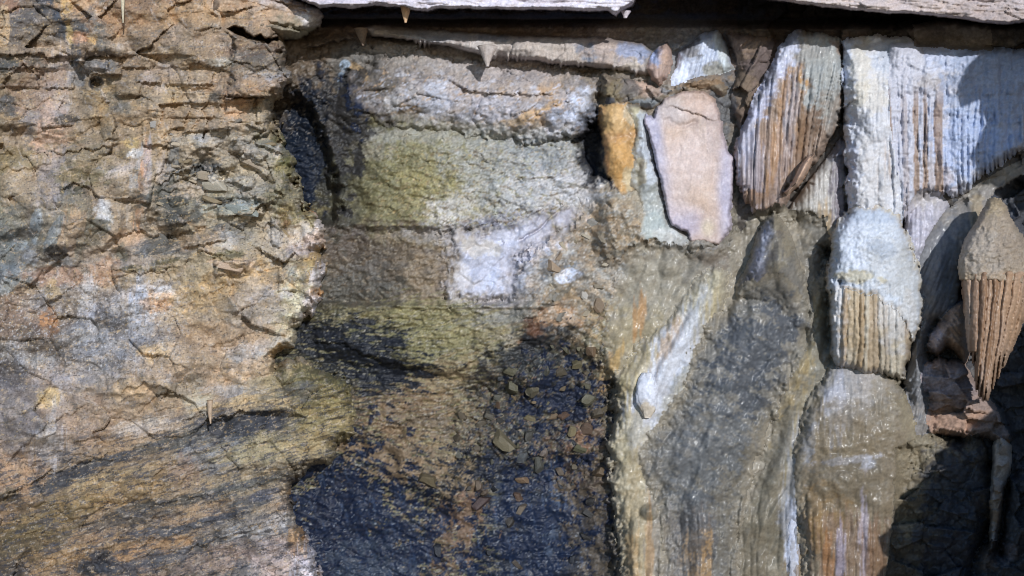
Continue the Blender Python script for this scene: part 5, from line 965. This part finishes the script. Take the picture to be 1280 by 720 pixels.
# ------------------------------------------------------------------ the brown cone with flutes at the right edge
cone = thing('fluted_cone', 'brown cone with a rounded top and flutes tapering to a point at the right edge', 'stalactite', tuple(P(np.array(1243.), 345, 70).ravel()))
def cu_(u): return u - .42 * 0
def cone_fl(u, v): return flutes(1243 + (u - 1243 + .10 * (v - 345)) * (1 + .0042 * (v - 345)), v, 8.5, 951, .6)
def cone_fc(u, v):
    f, r1, r2 = cone_fl(u, v)
    C = flow_c((164,134,108), [(1215,400,10,60,6,(180,156,136),.6,2), (1262,380,14,50,-10,(170,134,100),.5,2), (1235,440,12,60,0,(156,122,92),.5,2), (1225,480,10,30,0,(170,144,124),.5)], 955, .1, .16, .16, .06, .25)(u, v)
    w = (sst(.55, .8, r2) * .6)[..., None]; w = np.maximum(w, (.55 * sst(.3, .9, fbm(u / 3.5, v / 60, 957, 3)))[..., None])
    return (C * (1 - w) + lin((116,84,58)) * w).astype(f32)
child(relief('fringe', [(1203,335),(1290,335),(1290,360),(1284,390),(1274,416),(1264,440),(1254,462),(1246,484),(1236,500),(1228,506),(1221,496),(1216,474),(1211,440),(1206,400),(1203,365)],
     lambda u, v, sd: 58 + 26 * np.sqrt(np.clip(1 - ((u - (1246 - .13 * (v - 345))) / np.maximum(46 - .24 * (v - 345), 8)) ** 2, 0, 1)) + (3 + 5 * cone_fl(u, v)[1]) * cone_fl(u, v)[0] + 1.4 * fbm(u / 3.5, v / 6, 958, 3),
     lambda u, v, sd: cone_fc(u, v), M_WET, back=36, R_=7, jag=(1.5, .8), sdmod=lambda u, v, s: fringe(8.5, 9, 440, 959)(1243 + (u - 1243 + .10 * (v - 345)) * (1 + .0042 * (v - 345)), v, s), step=1.1), cone)
child(relief('cap', [(1241,248),(1250,249),(1257,258),(1263,272),(1273,288),(1284,304),(1291,320),(1295,338),(1295,352),(1284,366),(1270,358),(1254,362),(1240,356),(1226,362),(1212,356),(1201,358),(1198,340),(1199,322),(1203,306),(1212,290),(1223,274),(1230,260),(1235,251)],
     lambda u, v, sd: 52 + .72 * np.interp(v, [247, 252, 264, 288, 310, 350], [5, 12, 20, 36, 48, 52]) * rnd_u(u, 1244, np.interp(v, [247, 252, 264, 288, 310, 350], [6, 13, 21, 37, 49, 53])) + gour(u, v, 961, .6) + 4 * fbm(u / 14, v / 12, 962, 4) + 1.6 * fbm(u / 3.5, v / 3.5, 963, 3),
     flow_c((152,136,116), [(1243,256,10,12,0,(152,134,104),.7), (1230,310,26,24,0,(160,148,134),.6), (1240,350,44,8,0,(158,136,110),.6), (1262,310,16,24,0,(140,124,106),.5)], 950, .08, .22, .22, .05, .05), M_DAMP, back=36, R_=8, jag=(2, 1), sdmod=fringe(7, 6, 350, 964), step=1.1), cone)

# ------------------------------------------------------------------ rocks at the right, under the cone
fr = lobe('fringed_boulder', [(1158,440),(1160,420),(1174,400),(1190,384),(1204,374),(1212,400),(1214,440),(1206,456),(1196,442),(1184,436),(1172,446)],
     lambda u, v, sd: 6 + 3.5 * flutes(u * .8 - v * .6, v, 7, 961)[0] + 5 * fbm(u / 16, v / 16, 962, 3) + 1.6 * fbm(u / 5, v / 5, 963, 3) + .2 * (u - 1180), flow_c((154,134,120), [(1170,425,10,14,0,(176,168,176),.6), (1195,430,10,16,0,(150,116,84),.6), (1200,395,8,20,0,(140,112,88),.6)], 965, streak=.25), M_DAMP, back=-80, R_=14, jag=(3, 1.5))
tag(fr, 'small pale boulder with fluted fringe at the left of the brown cone', 'boulder')
lr = lobe('layered_rock', [(1148,472),(1156,456),(1174,446),(1204,452),(1220,476),(1240,498),(1262,520),(1276,548),(1250,556),(1232,546),(1205,548),(1162,542),(1158,520),(1164,500)],
     lambda u, v, sd: 0 + facets(u, v, 20, 971, .8, .5, 10, 1.6) * 1.2 + 5 * strata(u, v, 9, 8, 972, 5) + 2.5 * fbm(u / 7, v / 7, 973, 4) + ledge(u, v, [(1155,514),(1190,508),(1230,516)], 10, 14, 8, 10, 4, 974), flow_c((150,128,116), [(1180,480,30,16,0,(160,148,150),.6), (1190,528,34,16,0,(166,132,108),.7), (1160,470,12,10,0,(140,140,150),.6), (1240,540,20,14,0,(120,110,106),.6)], 975, .1, .24, .2), M_DRY, back=-90, R_=12, jag=(4, 2))
tag(lr, 'layered pinkish grey rock below the fringed boulder', 'rock')
dk = lobe('dark_boulder', [(1120,560),(1160,540),(1200,548),(1222,542),(1236,560),(1244,600),(1238,650),(1222,690),(1216,820),(1080,820),(1100,740),(1110,700),(1116,640)],
     lambda u, v, sd: -10 + facets(u, v, 30, 981, .8, .4, -10, 1.3) + facets(u, v, 10, 982, .8, .5) * .6 + 8 * fbm(u / 40, v / 40, 983, 3) + 3 * strata(u, v, 8, 6, 984, 6) + 2 * fbm(u / 6, v / 6, 985, 3), flow_c((92,84,72), [(1150,560,30,24,0,(142,130,106),.7), (1130,610,20,50,0,(132,118,92),.6), (1200,620,40,60,0,(58,60,66),.7), (1190,700,40,40,0,(56,58,66),.7)], 986, .12, .24, .2), M_DAMP, back=-90, R_=22, jag=(4, 2), step=1.5)  # right and lower part painted darker: cast shadow put into the colour
tag(dk, 'dark broken boulder low at the right under the layered rock', 'boulder')
up = lobe('upright_slab', [(1240,552),(1252,546),(1264,556),(1266,580),(1256,612),(1252,650),(1244,690),(1234,690),(1236,650),(1238,600)],
     lambda u, v, sd: 0 + 3 * fbm(u / 12, v / 20, 991, 4) + facets(u, v, 13, 993, .8, .45) + .3 * (u - 1240), flow_c((168,154,140), [(1250,640,12,30,0,(150,124,98),.6)], 992), M_DRY, back=-80, R_=6, jag=(2, 1))
tag(up, 'narrow upright slab between the dark rocks at lower right', 'rock slab')
dk2 = lobe('dark_boulder', [(1262,600),(1280,585),(1340,580),(1400,600),(1400,820),(1210,820),(1214,700),(1226,680),(1240,672),(1250,690),(1256,640)],
     lambda u, v, sd: 10 + facets(u, v, 34, 995, .8, .4, -10, 1.3) + facets(u, v, 11, 996, .8, .5) * .6 + 6 * fbm(u / 40, v / 40, 997, 3) + 2 * fbm(u / 6, v / 6, 998, 3), flow_c((70,70,72), [(1262,690,8,14,0,(110,100,100),.7), (1235,690,16,20,0,(90,74,60),.6)], 999, .12, .24, .2), M_DAMP, back=-90, R_=20, jag=(4, 2), step=1.5)
tag(dk2, 'dark lumpy boulder in the bottom right corner', 'boulder')
dk3 = lobe('rough_wall_rock', [(1225,290),(1232,250),(1252,232),(1290,212),(1380,190),(1400,600),(1262,600),(1266,560),(1250,520),(1230,480),(1215,440),(1212,360)],
     lambda u, v, sd: -36 + facets(u, v, 26, 1001, .8, .5, -10, 1.3) * 1.2 + facets(u, v, 9, 1002, .8, .5) * .6 + 6 * fbm(u / 30, v / 30, 1003, 4), flow_c((72,72,76), [(1250,300,20,40,0,(60,66,78),.6), (1262,530,20,40,0,(84,82,82),.5)], 1005, .12, .26, .2), M_DAMP, back=-100, R_=16, jag=(4, 2), step=1.6)
tag(dk3, 'rough dark rock behind the brown fluted cone', 'rock')


def field_h(u, v, sd):
    k = sst(880, 960, u)
    h = np.empty_like(u); m = u[0] < 965; n = u[0] > 875
    A = np.zeros_like(u); A[:, m] = mid_h(u[:, m], v[:, m], None)
    B = np.zeros_like(u); B[:, n] = rear_h(u[:, n], v[:, n], None)
    return (A * (1 - k) + B * k).astype(f32)
def field_c(u, v, sd):
    C = np.zeros(u.shape + (3,), f32); m = u < 922
    C[m] = mid_c(u[m], v[m], None); C[~m] = rear_c(u[~m], v[~m], None)
    return C
wall = build_field('cave_wall', field_h, field_c, M_DAMP, 300, 1380, -90, 812, 1.25)
tag(wall, kind='structure')

# ------------------------------------------------------------------ an added rock wall out of view at right, shaped to cast shadows
def outer(poly, h):
    k = CAM_D / (CAM_D - h)
    return [(640 + (x - 640) * k, 360 + (y - 360) * k) for x, y in poly]
side = relief('shadow_blocker', outer([(1358,-55),(1310,-46),(1304,-20),(1306,36),(1326,42),(1330,60),(1310,68),(1312,98),(1358,120),(1458,130),(1508,170),(1478,220),(1413,265),(1339,390),(1244,505),(1179,610),(1154,720),(1154,1020),(1900,1020),(1900,-480),(1398,-480)], 380),
     lambda u, v, sd: 380 + 60 * sst(0, 200, sd) + 20 * fbm(u / 90, v / 90, 1301, 4) + facets(u, v, 50, 1302, .6, .4), flow_c((120,104,86), [], 1303), M_DRY, back=330, R_=30, jag=(6, 2), step=5)
tag(side, kind='structure')

knob('white_dripstone', [(466,804,813),(472,799,818),(482,795,822),(494,794,822),(504,796,821),(514,800,818),(522,805,813)], h_at('cave_wall', 808, 494) + 1, (204,206,214), 'white rounded dripstone standing out on the cream flowstone cascade', 1070, M_WET, [(808,512,10,8,0,(188,166,126),.6)], squash=.7, bump=2.5)
knob('white_dripstone', [(640,991,995),(650,988,997),(664,985,999),(690,986,998),(740,986,1000),(812,985,1001)], h_at('cave_wall', 992, 690) - 1, (182,186,200), 'long white streak of dripstone running down the olive flowstone slope', 1075, M_WET, [(990,720,5,40,0,(160,158,160),.6)], squash=.5, bump=3.0)
# ------------------------------------------------------------------ small drips
def drip(rows, hc, base, label, seed, items=()):
    return knob('stalactite', rows, hc, base, label, seed, M_DAMP, items, 1.0, cat='stalactite', fl=.6)
drip([(6,500,514),(10,501,513),(16,502,512),(22,504,510),(28,506,508)], 34, (206,166,124), 'small tan stalactite hanging from the pale ceiling ledge', 1101)
drip([(36,443,460),(41,446,460),(46,446,457),(51,450,457),(57,453,455)], -30, (124,104,86), 'brown stubby stalactite at the left end of the drip fringed ledge', 1103)
drip([(58,596,622),(64,600,619),(70,602,616),(76,605,613),(83,608,611)], 2, (190,176,166), 'fluted pale stalactite at the middle of the drip fringed ledge', 1105)
drip([(-12,151,156.5),(6,151.5,155.5),(20,152.4,155),(28,153.2,154.6)], 34, (196,182,150), 'thin cream straw stalactite at the top of the left outcrop', 1107)
drip([(500,258,266),(506,260,266),(514,259,265),(522,261,264.6),(529,262.5,264)], 38, (176,150,122), 'short tan stalactite above the dark hollow low on the left outcrop', 1109)
drip([(14,776,790),(18,778,786),(22,780,783)], 30, (212,200,206), 'tiny pale drip at the pointed right end of the left ceiling ledge', 1113)


# ------------------------------------------------------------------ loose and embedded stones
def stone_mesh(i):
    import bmesh
    rs = random.Random(500 + i)
    bm = bmesh.new()
    bmesh.ops.create_icosphere(bm, subdivisions=2, radius=1)
    ax = (1, rs.uniform(.55, .95), rs.uniform(.5, .8))
    cuts = []
    for ax3 in range(3):
        for sg in (-1, 1):
            n = np.array([rs.gauss(0, .22) for _ in range(3)]); n[ax3] += sg; n /= np.linalg.norm(n); cuts.append((n, rs.uniform(.42, .62)))
    for k in range(5):
        n = np.array([rs.gauss(0, 1) for _ in range(3)]); n /= np.linalg.norm(n); cuts.append((n, rs.uniform(.5, .72)))
    for vtx in bm.verts:
        p = np.array(vtx.co)
        for n, d in cuts:
            e = p @ n - d
            if e > 0: p = p - n * e
        p += np.array([rs.uniform(-.03, .03) for _ in range(3)])
        vtx.co = p * ax
    me = bpy.data.meshes.new('stone'); bm.to_mesh(me); bm.free()
    me.materials.append(M_STONE)
    return me
STONES = [stone_mesh(i) for i in range(10)]
def put_stone(parent, body, u, v, r, rgb, rs, sink=.25):
    h = h_at(body, u, v) + r * (.55 - sink)
    o = bpy.data.objects.new('stone', rs.choice(STONES)); COL.objects.link(o)
    o.location = P(np.array(float(u)), v, h).ravel()
    s = r / 100 * 1.35
    o.scale = (s * rs.uniform(.9, 1.2), s * 1.1, s * rs.uniform(.85, 1.15))
    o.rotation_euler = (rs.uniform(-.5, .5), rs.uniform(0, 6.28), rs.uniform(-.5, .5))
    c = lin(rgb) * rs.uniform(.5, .8); c = c.mean() + .75 * (c - c.mean())
    o.color = (*c, 1)
    o.parent = parent
    return o
rs = random.Random(77)
def inside(poly, x, y):
    return poly_sd(np.array([float(x)], f32), np.array([float(y)], f32), poly)[0] > 3
taken = []
def scatter(parent, body, poly, n, r0, r1, pal, sink=.25, gap=.8):
    p = np.array(poly); k = 0
    for _ in range(n * 30):
        if k >= n: break
        x = rs.uniform(p[:, 0].min(), p[:, 0].max()); y = rs.uniform(p[:, 1].min(), p[:, 1].max()); r = r0 + (r1 - r0) * rs.random() ** 2.2
        if not inside(poly, x, y) or any((x - a) ** 2 + (y - b) ** 2 < ((r + c) * gap) ** 2 for a, b, c in taken): continue
        taken.append((x, y, r)); k += 1
        put_stone(parent, body, x, y, r, rs.choice(pal), rs, sink)
# the ones the photograph shows clearly
for x, y, r, c in [(630,552,15,(128,116,84)),(652,570,12,(96,100,104)),(680,566,7,(150,132,118)),(674,580,10,(92,92,84)),(662,524,10,(124,112,78)),(690,520,9,(130,106,76)),(705,520,7,(130,98,76)),(735,536,11,(124,98,78)),(715,538,8,(136,122,84)),(652,600,8,(134,106,76)),(648,620,7,(118,90,70)),(652,636,8,(140,122,100)),(598,606,8,(124,104,84)),(606,616,6,(120,100,80)),(602,628,12,(78,56,54)),(640,482,11,(110,104,74)),(665,488,9,(116,108,84)),(735,500,11,(110,106,84)),(720,455,8,(120,110,76)),(738,440,8,(130,102,72)),(700,465,9,(100,90,72)),(600,530,8,(92,82,66)),(578,520,7,(120,104,80)),(612,520,8,(104,98,86)),(572,548,7,(100,88,70)),(726,562,9,(112,110,78)),(745,515,9,(96,84,66)),(660,545,8,(74,72,66)),(596,560,7,(90,78,60)),(752,590,9,(130,104,70)),(535,600,12,(126,110,76)),(700,590,7,(96,80,62))]:
    put_stone(wall, 'cave_wall', x, y, r * 1.1, c, rs, .5); taken.append((x, y, r))
scatter(wall, 'cave_wall', RUBBLE, 36, 4, 11, [(110,104,76),(120,106,80),(84,80,72),(134,112,78),(70,70,70),(120,92,68),(104,102,88),(60,64,70)], .75)
scatter(wall, 'cave_wall', [(560,600),(760,590),(765,720),(560,720),(480,640)], 12, 5, 10, [(54,52,52),(66,60,54),(34,40,52),(80,68,56),(40,46,58)], .65)
scatter(wall, 'cave_wall', [(645,345),(690,300),(735,262),(765,300),(756,400),(720,410),(665,390)], 18, 6, 12, [(180,164,134),(190,176,150),(160,144,118),(206,200,190),(170,142,110),(150,144,132)], .9)

# flat slate pieces in the left outcrop
taken = []
def put_slate(u, v, r, rgb, ang):
    o = bpy.data.objects.new('slate_piece', rs.choice(STONES)); COL.objects.link(o)
    o.location = P(np.array(float(u)), v, h_at('rock_outcrop', u, v) - r * .3).ravel()
    o.scale = (r / 100 * rs.uniform(1.7, 2.4), r / 100 * .7, r / 100 * rs.uniform(.8, 1.3))
    o.rotation_euler = (rs.uniform(-.25, .25), R(ang) + rs.uniform(-.3, .3), rs.uniform(-.35, .35))
    o.color = (*(lin(rgb) * rs.uniform(.75, 1.0)), 1); o.parent = left
for _ in range(60):
    x, y = rs.uniform(195, 385), rs.uniform(150, 335); r = 4.5 + 7 * rs.random() ** 2
    if not inside(LEFTPOLY, x + 12, y) or any((x - a) ** 2 + (y - b) ** 2 < ((r + c) * 1.1) ** 2 for a, b, c in taken): continue
    taken.append((x, y, r))
    put_slate(x, y, r, rs.choice([(150,138,118),(164,150,130),(132,126,118),(176,162,142),(140,124,98),(110,108,104),(150,146,142)]), 12)
for x, y, r, c in [(266,232,13,(176,168,152)),(300,262,16,(150,156,152)),(290,335,12,(192,168,146)),(232,216,12,(166,152,132)),(318,205,12,(160,146,130)),(385,252,8,(150,146,110))]: put_slate(x, y, r, c, 8)
